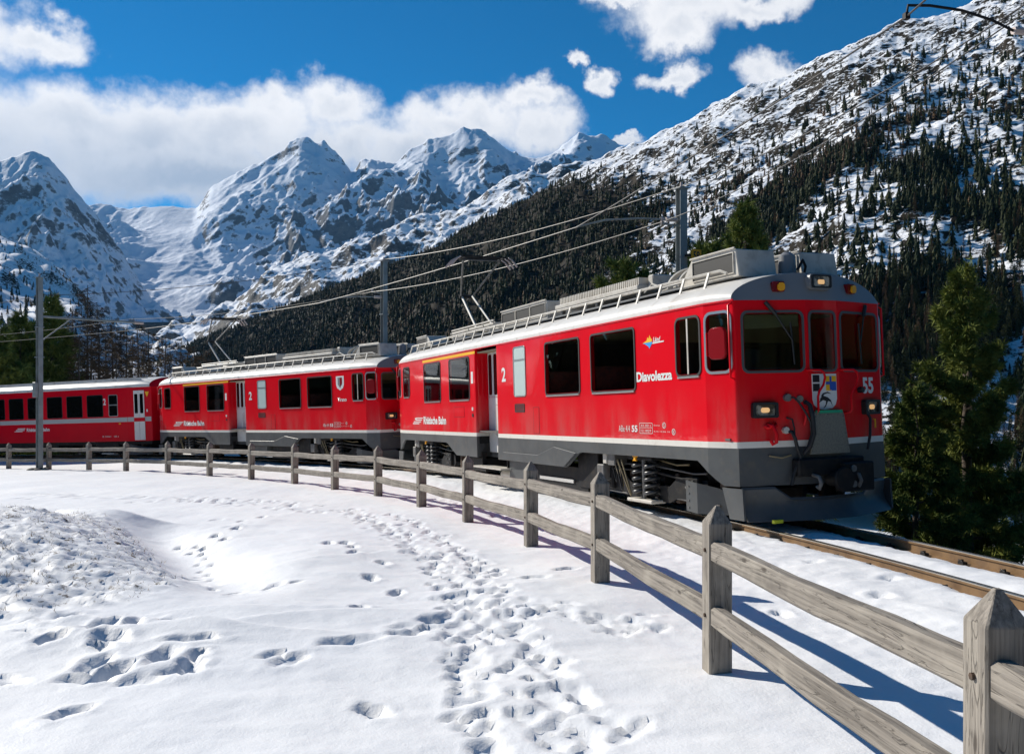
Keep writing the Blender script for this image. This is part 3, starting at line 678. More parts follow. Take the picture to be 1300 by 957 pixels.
def bogie(t, x0, front):
    b = MB()
    for sy in (-1, 1):
        fr = Fr((x0, sy * .98, 0), (1, 0, 0), (0, 0, 1))
        b.prism(fr, [(-1.55, .42), (-1.45, .30), (-.75, .30), (-.55, .22), (.55, .22), (.75, .30), (1.45, .30), (1.55, .42), (1.5, .60), (.8, .62), (.55, .46), (-.55, .46), (-.8, .62), (-1.5, .60)], -.06, .06)
    b.box(WORLD, x0 - .28, x0 + .28, -.95, .95, .40, .62); b.box(WORLD, x0 - 1.5, x0 - 1.38, -.95, .95, .42, .56); b.box(WORLD, x0 + 1.38, x0 + 1.5, -.95, .95, .42, .56)
    bo = b.build('bogie', 'dark_metal', t)
    for wx in (-1.2, 1.2):
        ax = MB().cyl((x0 + wx, -.62, .455 + RAIL_UP), (x0 + wx, .62, .455 + RAIL_UP), .07, 10).build('axle', 'dark_metal', bo)
        for sy in (-1, 1):
            z = .455 + RAIL_UP; w = MB(); prof = [(0, .08), (.06, .10), (.06, .34), (0, .38), (0, .43), (.02, .452), (.09, .452), (.11, .485), (.13, .485), (.135, .40), (.10, .34), (.10, .10), (.14, .08)]
            n = 28; secs = []
            for i in range(n + 1):
                a = 2 * math.pi * i / n; secs.append([(x0 + wx + r * math.cos(a), sy * (.602 - q), z + min(r, .452 if r > .46 and math.sin(a) < -.9 else r) * math.sin(a)) for q, r in prof])
            w.sweep(secs, closed=False); w.build('wheel', 'dark_metal', bo, 35)
            MB().box(WORLD, x0 + wx - .16, x0 + wx + .16, sy * .90, sy * 1.10, z - .17, z + .15).build('axle_box', 'dark_metal', bo, bevel=.02)
    for sy in (-1, 1):
        for dx in (-.17, .17): spring(bo, x0 + dx, sy * 1.10, .27, .82)
        MB().cyl((x0, sy * 1.13, .26), (x0, sy * 1.13, .86), .035, 8).build('damper', 'mid_metal', bo)
        MB().box(WORLD, x0 - .36, x0 + .36, sy * .98, sy * 1.24, .195, .245).build('spring_tray', 'equip_cream', bo, bevel=.01)
        MB().box(WORLD, x0 - .36, x0 + .36, sy * .98, sy * 1.22, .84, .90).build('spring_seat', 'dark_metal', bo, bevel=.01)
        if sy < 0:
            MB().prism(Fr((x0, -1.27, 0), (1, 0, 0), (0, 0, 1)), [(-.06, .93), (.06, .93), (.06, .90), (.025, .88), (.025, .85), (.06, .83), (-.06, .83), (-.025, .85), (-.025, .88), (-.06, .90)], 0, .03).build('jacking_mark', 'sign_yellow', bo)
            # brake hoses hanging beside the springs
            for q in range(4):
                xx = x0 - .95 + q * .10; P = [(xx + (.18 + .05 * q) * math.sin(math.pi * i / 10) * (1 if q % 2 else .5), -1.16 - .02 * q, .82 - (.36 + .06 * q) * math.sin(math.pi * i / 10)) for i in range(11)]
                P = [(p[0] + .12 * i / 10, p[1], p[2]) for i, p in enumerate(P)]
                MB().tube(P, .013, 6).build('hose', 'brass_hose' if q % 2 else 'black_rubber', bo, 60)
            MB().box(WORLD, x0 - 1.35, x0 - 1.12, -1.22, -1.0, .45, .72).build('junction_box', 'mid_metal', bo, bevel=.015)
            MB().box(WORLD, x0 - 1.10, x0 - .98, -1.24, -1.1, .74, .92).build('junction_box', 'equip_cream', bo, bevel=.01)
            MB().box(WORLD, x0 - .95, x0 - .72, -1.24, -1.0, .72, .93).build('junction_box', 'mid_metal', bo, bevel=.01)
    sg = 1 if front else -1
    for sy in (-1, 1):
        for k, (z, dy) in enumerate(((.70, .0), (.62, .04), (.80, -.05))):
            xa, xb = x0 - 1.5 + .2 * k, x0 + 1.5 - .25 * k; MB().tube([(xa, sy * (1.04 + dy), z), (xa + .3, sy * (1.04 + dy), z + .04), (x0, sy * (1.0 + dy), z + .05), (xb - .3, sy * (1.04 + dy), z - .02), (xb, sy * (1.04 + dy), z)], .016 + .006 * (k == 1), 6).build('pipe', ('mid_metal', 'dark_metal', 'brass_hose')[k], bo, 60)
        for wx in (-1.2, 1.2):
            for e in (-.62, .62): MB().box(WORLD, x0 + wx + e * .88 - .05, x0 + wx + e * .88 + .05, sy * .72, sy * .98, .22, .66).build('brake_block', 'rust_metal', bo, bevel=.015)
            MB().tube([(x0 + wx - .55, sy * 1.02, .30), (x0 + wx + .55, sy * 1.02, .27)], .02, 6).build('brake_rod', 'mid_metal', bo, 60)
            for q in range(6): MB().cyl((x0 + wx + .11 * math.cos(q * 1.047), sy * 1.10, .49 + .11 * math.sin(q * 1.047)), (x0 + wx + .11 * math.cos(q * 1.047), sy * 1.125, .49 + .11 * math.sin(q * 1.047)), .018, 6).build('bolt', 'mid_metal', bo)
    for sy in (-1, 1):      # snow guard ahead of the outer wheels
        m = MB(); fr = Fr((0, 0, 0), (1, 0, 0), (0, 0, 1))
        A = [(x0 + sg * 1.15, sy * 1.16), (x0 + sg * 1.42, sy * 1.16), (x0 + sg * 2.15, sy * .80)]
        lo = [(A[0][0], A[0][1], .17), (A[1][0], A[1][1], .15), (A[2][0], A[2][1], .16)]; hi = [(A[0][0], A[0][1], .60), (A[1][0], A[1][1], .57), (A[2][0], A[2][1], .42)]
        th = Vector((0, -sy * .02, 0)); m.sweep([[lo[i], hi[i], tuple(Vector(hi[i]) + th), tuple(Vector(lo[i]) + th)] for i in range(3)]); sgd = m.build('snow_guard', 'grey_paint', bo)
        for q in range(4): MB().cyl((x0 + sg * 1.22, sy * 1.16, .22 + .1 * q), (x0 + sg * 1.22, sy * 1.172, .22 + .1 * q), .013, 6).build('bolt', 'mid_metal', sgd)
    return bo
pbr('brass_hose', (.24, .19, .10), .5)
def pantograph(t, x0):
    p = empty('pantograph'); p.parent = t
    m = MB()
    for y in (-.45, .45): m.tube([(x0 - 1.0, y, 3.66), (x0 + 2.0, y, 3.66)], .035, 6); m.tube([(x0 - 1.0, y, 3.74), (x0 + 1.9, y, 3.74)], .02, 6)
    for x in (-.95, .3, 1.3, 1.95): m.tube([(x0 + x, -.5, 3.66), (x0 + x, .5, 3.66)], .03, 6)
    for x in (-.8, 1.7):
        for y in (-.45, .45): m.cyl((x0 + x, y, 3.42), (x0 + x, y, 3.64), .05, 8)
    m.build('base_frame', 'equip_cream', p, 40)
    kx, kz = x0 - 1.05, 4.66; hx, hz = x0 + .10, 5.50
    MB().tube([(x0 + .05, -.16, 3.72), (kx, -.13, kz)], .034, 6).tube([(x0 + .42, .16, 3.72), (kx + .1, .13, kz)], .028, 6).build('lower_arm', 'equip_cream', p, 40)
    MB().tube([(kx, -.2, kz), (kx, .2, kz)], .045, 8).tube([(kx - .07, -.2, kz + .05), (kx - .07, .2, kz + .05)], .02, 6).build('knee', 'dark_metal', p, 40)
    MB().tube([(kx, -.16, kz), (hx, -.50, hz - .06)], .026, 6).tube([(kx, .16, kz), (hx, .50, hz - .06)], .026, 6).tube([(hx, -.5, hz - .06), (hx, .5, hz - .06)], .016, 6).build('upper_arm', 'mid_metal', p, 40)
    m = MB()
    for dx in (-.22, 0, .22):
        P = [(hx + dx, -.88, hz - .22), (hx + dx, -.78, hz - .10), (hx + dx, -.62, hz - .02)] + [(hx + dx, -.5 + .25 * i, hz) for i in range(5)] + [(hx + dx, .62, hz - .02), (hx + dx, .78, hz - .10), (hx + dx, .88, hz - .22)]
        m.tube(P, .020, 6)
    for y in (-.52, .52): m.tube([(hx - .24, y, hz - .02), (hx + .24, y, hz - .02)], .02, 6)
    m.build('collector_head', 'dark_metal', p, 40)
    for dx in (-.22, 0, .22):
        for sy in (-1, 1): MB().tube([(hx + dx, sy * .885, hz - .235), (hx + dx, sy * .83, hz - .16), (hx + dx, sy * .74, hz - .065), (hx + dx, sy * .64, hz - .012)], .027, 6).build('horn', 'insulator', p, 40)

SKIRT = [(-7.9, .60), (-7.62, .60), (-7.21, .68), (-6.85, .905), (-3.41, .91), (-2.74, .63), (-1.42, .635), (-.2, .635), (2.86, .62), (3.38, .905), (6.85, .905), (7.33, .595), (7.9, .595)]
def skirt_z(x): return float(np.interp(x, [a for a, b in SKIRT], [b for a, b in SKIRT]))
DOOR = (-1.42, -.22, .33)
def make_railcar(M, first):
    t = empty('railcar', mat=M)
    d0, d1, dd = DOOR
    plan = [(x, y) for x, y in PLAN_H] + [(d1, 1.325), (d1, 1.325 - dd), (d0, 1.325 - dd), (d0, 1.325)] + [(-x, -y) for x, y in PLAN_H] + [(d0, -1.325), (d0, -1.325 + dd), (d1, -1.325 + dd), (d1, -1.325)]
    pl = fillet(plan, .05)
    side = Fr((0, -1.325, 0), (1, 0, 0), (0, 0, 1)); A_ = Vector((7.62, -1.23, 0)); B_ = Vector((7.85, -.265, 0)); C_ = Vector((7.85, .265, 0)); D_ = Vector((7.62, 1.23, 0)); S_ = Vector((7.09, -1.325, 0)); Z_ = (0, 0, 1)
    holes = [(side, a, b, 1.915, 2.835) for a, b in ((2.16, 3.48), (3.92, 5.29), (-5.04, -3.78), (-3.11, -1.80))] + [(side, 6.43, 6.98, 2.07, 2.845), (side, -6.86, -6.32, 2.07, 2.84), (Fr(S_, A_ - S_, Z_), .04, .46, 2.09, 2.845),
             (Fr(A_, B_ - A_, Z_), .115, .93, 2.075, 2.825), (Fr(C_, D_ - C_, Z_), .065, .89, 2.075, 2.825), (Fr((7.85, 0, 0), (0, 1, 0), Z_), -.20, .20, 2.075, 2.825)]
    holes = [(f, a + .012, c - .012, d + .012, e - .012) for f, a, c, d, e in holes]
    bm_ = MB(); N_ = len(pl)
    for i in range(N_):
        P = Vector((*pl[i], 0)); Q = Vector((*pl[(i + 1) % N_], 0)); L = (Q - P).length
        if L < 1e-6: continue
        U = (Q - P) / L; us = [0.0, L]; zs = [1.165, 2.99]; hs_ = []
        for f, a0, a1, b0, b1 in holes:
            if abs((P - f.o).dot(f.n)) < 2e-3 and abs((Q - f.o).dot(f.n)) < 2e-3 and L > .2:
                u0, u1 = sorted(((f.p(a0, 0) - P).dot(U), (f.p(a1, 0) - P).dot(U)))
                if u0 > 0 and u1 < L: hs_.append((u0, u1, b0, b1)); us += [u0, u1]; zs += [b0, b1]
        us = sorted(set(us)); zs = sorted(set(zs)); G = [[bm_.add([P + U * u + Vector((0, 0, z))]) for u in us] for z in zs]
        for j in range(len(zs) - 1):
            for k in range(len(us) - 1):
                uc = (us[k] + us[k + 1]) / 2; zc = (zs[j] + zs[j + 1]) / 2
                if not any(h[0] < uc < h[1] and h[2] < zc < h[3] for h in hs_): bm_.f.append((G[j][k], G[j][k + 1], G[j + 1][k + 1], G[j + 1][k]))
        for u0, u1, b0, b1 in hs_:          # reveals
            c = [P + U * u + Vector((0, 0, z)) for u, z in ((u0, b0), (u1, b0), (u1, b1), (u0, b1))]; nin = Vector((-U.y, U.x, 0)) * .05
            if (P + nin).length > P.length and (P + U * L / 2 + nin).length > (P + U * L / 2).length: nin = -nin
            i0 = bm_.add(c); i1 = bm_.add([q + nin for q in c])
            for k in range(4): bm_.f.append((i0 + k, i0 + (k + 1) % 4, i1 + (k + 1) % 4, i1 + k))
    i0 = bm_.add([(x, y, 1.165) for x, y in pl]); bm_.f.append(tuple(range(i0, i0 + N_))); i0 = bm_.add([(x, y, 2.99) for x, y in pl]); bm_.f.append(tuple(range(i0, i0 + N_)))
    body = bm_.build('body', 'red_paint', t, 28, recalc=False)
    # what shows through the glass: saloon lining, seats, cab partition, desk and driver's chair
    MB().box(WORLD, -6.2, -1.6, 1.12, 1.16, 1.2, 2.93).build('saloon_lining', 'cabin_dark', t); MB().box(WORLD, 0.0, 6.15, 1.12, 1.16, 1.2, 2.93).build('saloon_lining', 'cabin_dark', t)
    MB().box(WORLD, -7.3, 7.3, -1.27, 1.16, 2.90, 2.93).build('ceiling', 'cabin_beige', t); MB().box(WORLD, -7.4, 7.5, -1.27, 1.16, 1.18, 1.21).build('floor', 'cabin_dark', t)
    for x in (6.22, -6.22, -1.55, 1.4): MB().box(WORLD, x - .02, x + .02, -1.27, 1.12, 1.21, 2.90).build('partition', 'cabin_dark', t)
    for x in (2.05, 3.55, 3.80, 5.35, -5.12, -3.55, -3.30, -1.72):
        for y in (-.78, .70): MB().prism(Fr((x, y + .42, 0), (1, 0, 0), (0, 0, 1)), rr(-.06, 1.25, .06, 2.34, .05), 0, .86).build('seat_back', 'seat_fabric', t, 40)
    for sgn in (1, -1): 
        MB().box(WORLD, min(sgn * 7.1, sgn * 7.55), max(sgn * 7.1, sgn * 7.55), -1.0, 1.0, 1.22, 2.12).build('driver_desk', 'desk_grey', t, bevel=.03); MB().box(WORLD, min(sgn * 6.25, sgn * 6.3), max(sgn * 6.25, sgn * 6.3), -1.2, 1.1, 2.55, 2.9).build('cab_bulkhead', 'cabin_beige', t)
        MB().prism(Fr((sgn * 6.72, .1, 0), (1, 0, 0), (0, 0, 1)), rr(-.06, 1.5, .06, 2.45, .05), .25, .70).build('driver_seat', 'desk_grey', t, 40)
    grow = lambda P, k: [(x + k * (1 if x > 0 else -1) * (1 if abs(x) > 7 else 0), y + k * (1 if y > 0 else -1)) for x, y in P]
    MB().prism(WORLD, grow(pl, .003), 1.085, 1.166).build('waist_stripe', 'white_stripe', t, 28)
    # grey skirt, cut away over the bogies
    sk = MB(); N = []
    for i in range(len(plan)):
        a = Vector(plan[i]); b = Vector(plan[(i + 1) % len(plan)]); k = max(1, int((b - a).length / .12))
        N += [a.lerp(b, j / k) for j in range(k)]
    N = [Vector(q) for q in N]; secs = []
    for q in N:
        inn = Vector((q.x - (.05 if abs(q.x) > 7.5 else 0) * (1 if q.x > 0 else -1), q.y - .05 * (1 if q.y > 0 else -1))); zb = skirt_z(q.x)
        secs.append([(q.x, q.y, 1.086), (q.x, q.y, zb), (inn.x, inn.y, zb), (inn.x, inn.y, 1.086)])
    secs.append(secs[0]); sk.sweep(secs, closed=True); sk.build('skirt', 'grey_paint', t, 30)
    MB().prism(WORLD, [(x * .985, y * .95) for x, y in plan], .93, 1.08).build('underframe', 'dark_metal', t)
    # roof
    m, secs = roof_mesh(2.99, 3.40, plan_x_at, half_w); m.build('roof', 'roof_silver', t, 50)
    for sg, sec in ((1, secs[-1]), (-1, secs[0])):
        c = MB(); end_cap(c, sec, 2.99, plan_x_at, half_w, sg); c.v = [(x + sg * .004, y, z) for x, y, z in c.v]; c.build('roof_end', 'roof_grey', t, 60)
    g = MB()
    for sy in (-1, 1): g.tube([(-7.62, sy * 1.235, 2.995), (-7.09, sy * 1.33, 2.995), (7.09, sy * 1.33, 2.995), (7.62, sy * 1.235, 2.995)], .013, 6)
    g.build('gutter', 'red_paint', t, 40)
    # --- both long sides
    for sy in (-1, 1):
        fr = Fr((0, sy * 1.325, 0), (1 if sy < 0 else -1, 0, 0), (0, 0, 1)); X = (lambda a, b: (a, b)) if sy < 0 else (lambda a, b: (-b, -a))
        for a, b in ((2.16, 3.48), (3.92, 5.29), (-5.04, -3.78), (-3.11, -1.80)): w0, w1 = X(a, b); window(fr, w0, 1.915, w1, 2.835, t, pane='clear_glass' if sy < 0 else 'window_glass')
        w0, w1 = X(6.43, 6.98); w = window(fr, w0, 2.07, w1, 2.845, t, .09, pane='clear_glass' if sy < 0 else 'window_glass')
        MB().box(fr, (w0 + w1) / 2 - .016, (w0 + w1) / 2 + .016, 2.08, 2.84, .004, .010).build('glazing_bar', 'equip_cream', w)
        w0, w1 = X(-6.86, -6.32); window(fr, w0, 2.07, w1, 2.84, t, .09, pane='clear_glass' if sy < 0 else 'window_glass')
        # driver's side window in the tapered cab flank, and the folded mirror in front of it
        for sg in (1, -1):
            f2 = Fr((sg * 7.09, sy * 1.325, 0), (sg * .53 if sy < 0 else -sg * .53, sg * .095 * (-sy) * (1 if sy < 0 else -1), 0), (0, 0, 1)) if False else None
            A = Vector((sg * 7.09, sy * 1.325, 0)); B = Vector((sg * 7.62, sy * 1.23, 0))
            if (sg > 0) == (sy < 0): fc = Fr(A, B - A, (0, 0, 1))
            else: fc = Fr(B, A - B, (0, 0, 1))
            window(fc, .04, 2.09, .46, 2.845, t, .09, frame='silver_trim', fw=.035, sill=False, pane='clear_glass' if (sg, sy) == (1, -1) else 'window_glass')
            mo = 0 if (sg > 0) == (sy < 0) else -.05
            mi = MB().prism(fc, rr(.14 + mo, 2.24, .45 + mo, 2.66, .09), .03, .085).build('mirror', 'red_door', t, 40, bevel=.012)
            MB().tube([fc.p(.10, 2.3, .0), fc.p(.10, 2.3, .06), fc.p(.10, 2.6, .06), fc.p(.10, 2.6, 0)], .012, 6).build('bracket', 'red_rail', mi)
            e = .50 if (sg > 0) == (sy < 0) else .03
            MB().tube([fc.p(e, 1.98, .0), fc.p(e, 2.0, .06), fc.p(e, 2.93, .06), fc.p(e, 2.96, 0)], .014, 6).build('grab_rail', 'red_rail', t, 60)
        w0, w1 = X(.71, 1.25); w = window(fr, w0, 1.92, w1, 2.86, t, .06, frame='silver_trim', fw=.022, sill=False, pane='milk_glass')
        MB().box(fr, w0 + .01, w1 - .01, 2.60, 2.63, .004, .012).build('glazing_bar', 'silver_trim', w)
        w0, w1 = X(.72, 1.18); gr = MB().ring(fr, rr(w0, 1.60, w1, 1.76, .01, 1), rr(w0 + .015, 1.615, w1 - .015, 1.745, .01, 1), 0, .01).build('vent_grille', 'black_rubber', t)
        for i in range(5): MB().box(fr, w0 + .015, w1 - .015, 1.620 + i * .025, 1.633 + i * .025, .001, .008).build('slat', 'black_rubber', gr)
        for a, b, c, d in ((-2.85, -2.16, 1.51, 1.75), (1.57, 1.83, 1.19, 1.69), (-3.3, -2.5, 1.20, 1.40)):
            if (a, sy) == (-3.3, -1): continue
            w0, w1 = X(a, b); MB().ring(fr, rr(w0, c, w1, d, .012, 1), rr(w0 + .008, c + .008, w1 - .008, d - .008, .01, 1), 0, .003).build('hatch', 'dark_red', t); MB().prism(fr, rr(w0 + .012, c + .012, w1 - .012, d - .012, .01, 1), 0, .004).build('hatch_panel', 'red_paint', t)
        w0, w1 = X(-5.15, -1.42); decal('class_stripe', fr, [(w0, 2.895), (w1, 2.895), (w1, 2.955), (w0, 2.955)], 'yellow_paint', t)
        # recessed folding doors
        fd = Fr((0, sy * (1.325 - dd), 0), (1 if sy < 0 else -1, 0, 0), (0, 0, 1))
        for a, b in ((d0 + .02, (d0 + d1) / 2 - .005), ((d0 + d1) / 2 + .005, d1 - .02)):
            w0, w1 = X(a, b); dr = MB().box(fd, w0, w1, .74, 2.93, .004, .04).build('door', 'door_silver', t, bevel=.006); c = (w0 + w1) / 2; hw = (w1 - w0) / 2
            for q in (-1, 1):
                MB().prism(fd, rr(c + q * hw * .5 - .085, 1.98, c + q * hw * .5 + .085, 2.86, .05), .041, .047).build('pane', 'window_glass', dr)
            MB().box(fd, w0 + .01, w1 - .01, 1.93, 1.945, .04, .048).build('trim', 'silver_trim', dr)
            MB().tube([fd.p(w1 - .05, 1.1, .04), fd.p(w1 - .05, 1.12, .09), fd.p(w1 - .05, 1.75, .09), fd.p(w1 - .05, 1.77, .04)], .014, 6).build('handle', 'silver_trim', dr)
        w0, w1 = X(d0 - .1, d1 + .35); MB().box(fr, w0, w1, .43, .46, -.25, .10).build('step', 'equip_cream', t); MB().box(fr, w0 + .1, w0 + .14, .45, .75, -.2, -.1).box(fr, w1 - .14, w1 - .10, .45, .75, -.2, -.1).build('step_bracket', 'dark_metal', t)
        w0, w1 = X(-1.66, -1.58); MB().prism(fr, rr(w0, 1.65, w1, 1.73, .03), 0, .012).build('door_button', 'pale_letter', t); MB().prism(fr, rr(w0, 1.51, w1, 1.59, .03), 0, .012).build('lock', 'black_paint', t)
        # pressed skirt box and gear under the middle
        w = [X(a, a)[0] for a in (.1, 2.84, 3.30, 2.45, 1.75, .1)]; zz = (.64, .635, .885, .97, .80, .80)
        MB().prism(fr, list(zip(w, zz)), .0, .028).build('skirt_panel', 'grey_paint', t, bevel=.006)
        w0, w1 = X(.05, 1.02); bx = MB().prism(Fr((0, sy * 1.2, 0), (1 if sy < 0 else -1, 0, 0), (0, 0, 1)), [(w0, .62), (w0, .22), (w1 - .12, .24), (w1, .62)], -.4, 0).build('equipment_box', 'grey_paint', t, bevel=.01)
        w0, w1 = X(1.2, 3.3); MB().box(Fr((0, sy * 1.12, 0), (1 if sy < 0 else -1, 0, 0), (0, 0, 1)), w0, w1, .20, .62, -.5, 0).build('equipment_box', 'dark_metal', t, bevel=.01)
        MB().box(Fr((0, sy * 1.12, 0), (1 if sy < 0 else -1, 0, 0), (0, 0, 1)), w0 + .2, w1 - .5, .33, .39, 0, .03).build('rail_bar', 'silver_trim', t)
        w0, w1 = X(3.0, 3.72); MB().box(Fr((0, sy * 1.15, 0), (1 if sy < 0 else -1, 0, 0), (0, 0, 1)), w0, w1, .28, .90, -.5, 0).build('equipment_box', 'dark_metal', t, bevel=.01)
        w0, w1 = X(-2.7, -1.5); MB().box(Fr((0, sy * 1.1, 0), (1 if sy < 0 else -1, 0, 0), (0, 0, 1)), w0, w1, .30, .60, -.5, 0).build('equipment_box', 'dark_metal', t, bevel=.01)
        MB().cyl((-.55 , sy * 1.05, .30), (.1, sy * 1.05, .30), .10, 12).build('air_tank', 'equip_cream', t, 40)
        # roof walkway rail
        m = MB(); m.tube([(-7.3, sy * .94, 3.40), (-7.15, sy * .96, 3.47), (7.0, sy * .96, 3.47), (7.12, sy * .94, 3.42)], .022, 6); m.build('walkway_rail', 'equip_cream', t, 40)
        bme = None
        for i in range(24):
            x = -7.0 + i * .60
            if bme is None: q = MB(); q.box(Fr((0, sy * 1.0, 0), (1, 0, 0), (0, 0, 1)), -.02, .02, 3.20, 3.47, -.012, .012); q.v = [(X0, y + sy * .10 * (3.47 - z) / .27, z) for X0, y, z in q.v]; ob = q.build('rail_bracket', 'equip_cream', t); bme = ob.data
            else: ob = bpy.data.objects.new('rail_bracket', bme); COL.objects.link(ob); ob.parent = t
            ob.location = (x, 0, 0)
        MB().box(WORLD, -7.0, 7.0, sy * .70 - .15, sy * .70 + .15, 3.375, 3.40).build('walkway', 'roof_grey', t)
    # --- lettering on both sides
    for sy in (-1, 1):
        fr = Fr((0, sy * 1.325, 0), (1 if sy < 0 else -1, 0, 0), (0, 0, 1)); X = (lambda a, b: (a, b)) if sy < 0 else (lambda a, b: (-b, -a))
        a, b = X(-1.68, -1.56); lettering('1', fr, a, b, 2.25, 2.51, 'white_letter', t, .0); a, b = X(.08, .29); lettering('2', fr, a, b, 2.22, 2.51, 'white_letter', t, .03)
        a, b = X(-5.16, -3.42); lettering('Rh\u00e4tische Bahn', fr, a, b, 1.335, 1.53, 'white_letter', t, .035)
        a, b = X(-6.10, -5.22); k = lambda *P: [(a + (b - a) * x, 1.335 + .165 * y) for x, y in P]
        decal('emblem', fr, k((.30, .62), (.22, .80), (.30, 1.0), (1.0, 1.0), (.98, .86), (.38, .86), (.36, .80), (.40, .72), (.93, .72), (.91, .58), (.36, .58)), 'white_letter', t)
        decal('emblem', fr, k((.12, .44), (.82, .44), (.80, .30), (.72, .30), (.10, .30)), 'white_letter', t); decal('emblem', fr, k((0, .0), (.60, .0), (.68, .16), (.03, .16)), 'white_letter', t)
        num = '55' if first else '53'
        a, b = X(4.76, 5.10); lettering('ABe 4/4', fr, a, b, 1.27, 1.37, 'pale_letter', t, .0); a, b = X(5.15, 5.32); lettering(num, fr, a, b, 1.27, 1.37, 'white_letter', t, .03)
        a, b = X(5.38, 5.74); MB().ring(fr, rr(a, 1.25, b, 1.41, .01, 1), rr(a + .007, 1.257, b - .007, 1.403, .01, 1), .0008, .004).build('data_table', 'pale_letter', t); decal('data_table', fr, [(a, 1.335), (b, 1.335), (b, 1.341), (a, 1.341)], 'pale_letter', t)
        lettering('41.00 t', fr, a + .04, b - .04, 1.352, 1.388, 'pale_letter', t, .0); lettering('12.1829', fr, a + .04, b - .04, 1.275, 1.312, 'pale_letter', t, .0)
        a, b = X(5.78, 5.94); lettering('Bremse', fr, a, b, 1.365, 1.385, 'pale_letter', t, .0); a, b = X(5.78, 6.20); lettering('R+S 12.06 16', fr, a, b, 1.275, 1.295, 'pale_letter', t, .0)
        for q, zc in ((6.05, 1.375), (6.29, 1.285)):
            c = X(q, q)[0]; MB().ring(fr, [(c + .045 * math.cos(i * .5236), zc + .045 * math.sin(i * .5236)) for i in range(12)], [(c + .036 * math.cos(i * .5236), zc + .036 * math.sin(i * .5236)) for i in range(12)], .0008, .004).build('data_mark', 'pale_letter', t); lettering('S' if q < 6.2 else 'B', fr, c - .018, c + .018, zc - .025, zc + .025, 'pale_letter', t, .0)
        if first:
            a, b = X(5.34, 6.30); lettering('Diavolezza', fr, a, b, 2.02, 2.17, 'white_letter', t, .035)
            a, b = X(5.54, 6.12); k = lambda *P: [(a + (b - a) * x, 2.50 + .2 * y) for x, y in P]
            decal('mountain_emblem', fr, k((0, .45), (.12, .55), (.20, .62), (.24, .85), (.30, .75), (.34, 1.0), (.40, .72), (.45, .66), (.44, .5), (.30, .47)), 'yellow_paint', t)
            decal('mountain_emblem', fr, k((.0, .44), (.30, .46), (.44, .49), (.46, .40), (.36, .14), (.32, .0), (.28, .16), (.20, .26), (.10, .38)), 'sky_blue_paint', t)
            lettering('L\u00e4nd', fr, a + .29, b - .09, 2.59, 2.66, 'white_letter', t, .02, shear=.3); decal('mountain_emblem', fr, k((.47, .32), (.98, .36), (1.0, .46), (.47, .42)), 'white_letter', t)
        else:
            a, b = X(5.62, 6.10); lettering('Tirano', fr, a, b, 2.04, 2.16, 'white_letter', t, .02)
            a, b = X(5.56, 5.98); k = lambda *P: [(a + (b - a) * x, 2.38 + .44 * y) for x, y in P]
            decal('town_crest', fr, k((0, 1), (0, .4), (.12, .18), (.5, 0), (.88, .18), (1, .4), (1, 1)), 'white_letter', t); decal('town_crest', fr, k((.22, .9), (.22, .45), (.5, .15), (.78, .45), (.78, .9)), 'roof_grey', t, .006); decal('town_crest', fr, k((.5, .9), (.5, .25), (.78, .5), (.78, .9)), 'red_door', t, .008)
    # --- the two cab fronts
    for sg in (1, -1):
        E = empty('cab_front'); E.parent = t
        if sg < 0: E.rotation_euler = (0, 0, math.pi)
        fc = Fr((7.85, 0, 0), (0, 1, 0), (0, 0, 1)); A = Vector((7.62, -1.23, 0)); B = Vector((7.85, -.265, 0)); fl = Fr(A, B - A, (0, 0, 1))
        A2 = Vector((7.85, .265, 0)); fR = Fr(A2, Vector((7.62, 1.23, 0)) - A2, (0, 0, 1))
        for f, q0, q1 in ((fl, .115, .93), (fR, .065, .89), (fc, -.20, .20)):
            w = window(f, q0, 2.075, q1, 2.825, E, .075 if f is not fc else .06, frame='trim_grey', fw=.032, sill=False, pane='clear_glass' if sg > 0 else 'window_glass')
            if f is fl: MB().prism(f, [(q0 + .03, 2.62), (q1 - .03, 2.65), (q1 - .03, 2.80), (q0 + .03, 2.80)], -.045, -.04).build('sun_blind', 'visor', w)
        # wipers
        for f, P in ((fl, [(.42, 2.96), (.55, 2.80), (.78, 2.45)]), (fR, [(.62, 2.95), (.54, 2.80), (.46, 2.45)])):
            m = MB(); m.tube([f.p(P[0][0], P[0][1], .03), f.p(P[1][0], P[1][1], .05)], .026, 6); m.tube([f.p(P[1][0], P[1][1], .05), f.p(P[2][0], P[2][1], .04)], .011, 6)
            q = P[2]; m.tube([f.p(q[0] + .02, q[1] - .30, .03), f.p(q[0] - .02, q[1] + .25, .03)], .012, 5); m.build('wiper', 'black_rubber', E, 40)
        # lamps
        f = Fr((7.80, 0, 0), (0, 1, 0), (0, 0, 1)); h = MB().prism(f, rr(-.19, 3.135, .19, 3.335, .05), -.06, .07).build('roof_lamp', 'roof_grey', E, 40)
        MB().ring(f, rr(-.165, 3.15, .165, 3.322, .03), rr(-.135, 3.168, .135, 3.304, .03), .07, .085).build('bezel', 'black_rubber', h, 40); MB().prism(f, rr(-.135, 3.168, .135, 3.304, .03), .068, .074).build('lens', 'lamp_lens', h, 40); MB().prism(f, rr(-.06, 3.20, .05, 3.26, .02), .074, .078).build('bulb', 'lamp_glow', h, 40)
        for y in (-.60, .60):
            f2 = Fr((plan_x_at(y) - .06, y, 0), fl.ua if y < 0 else fR.ua, (0, 0, 1)); h = MB().prism(f2, rr(-.085, 3.10, .085, 3.235, .02), -.05, .055).build('marker_lamp', 'red_lens', E, 40, bevel=.008); MB().prism(f2, rr(-.02, 3.11, .075, 3.215, .04), .053, .085).build('lens', 'sign_yellow', h, 40)
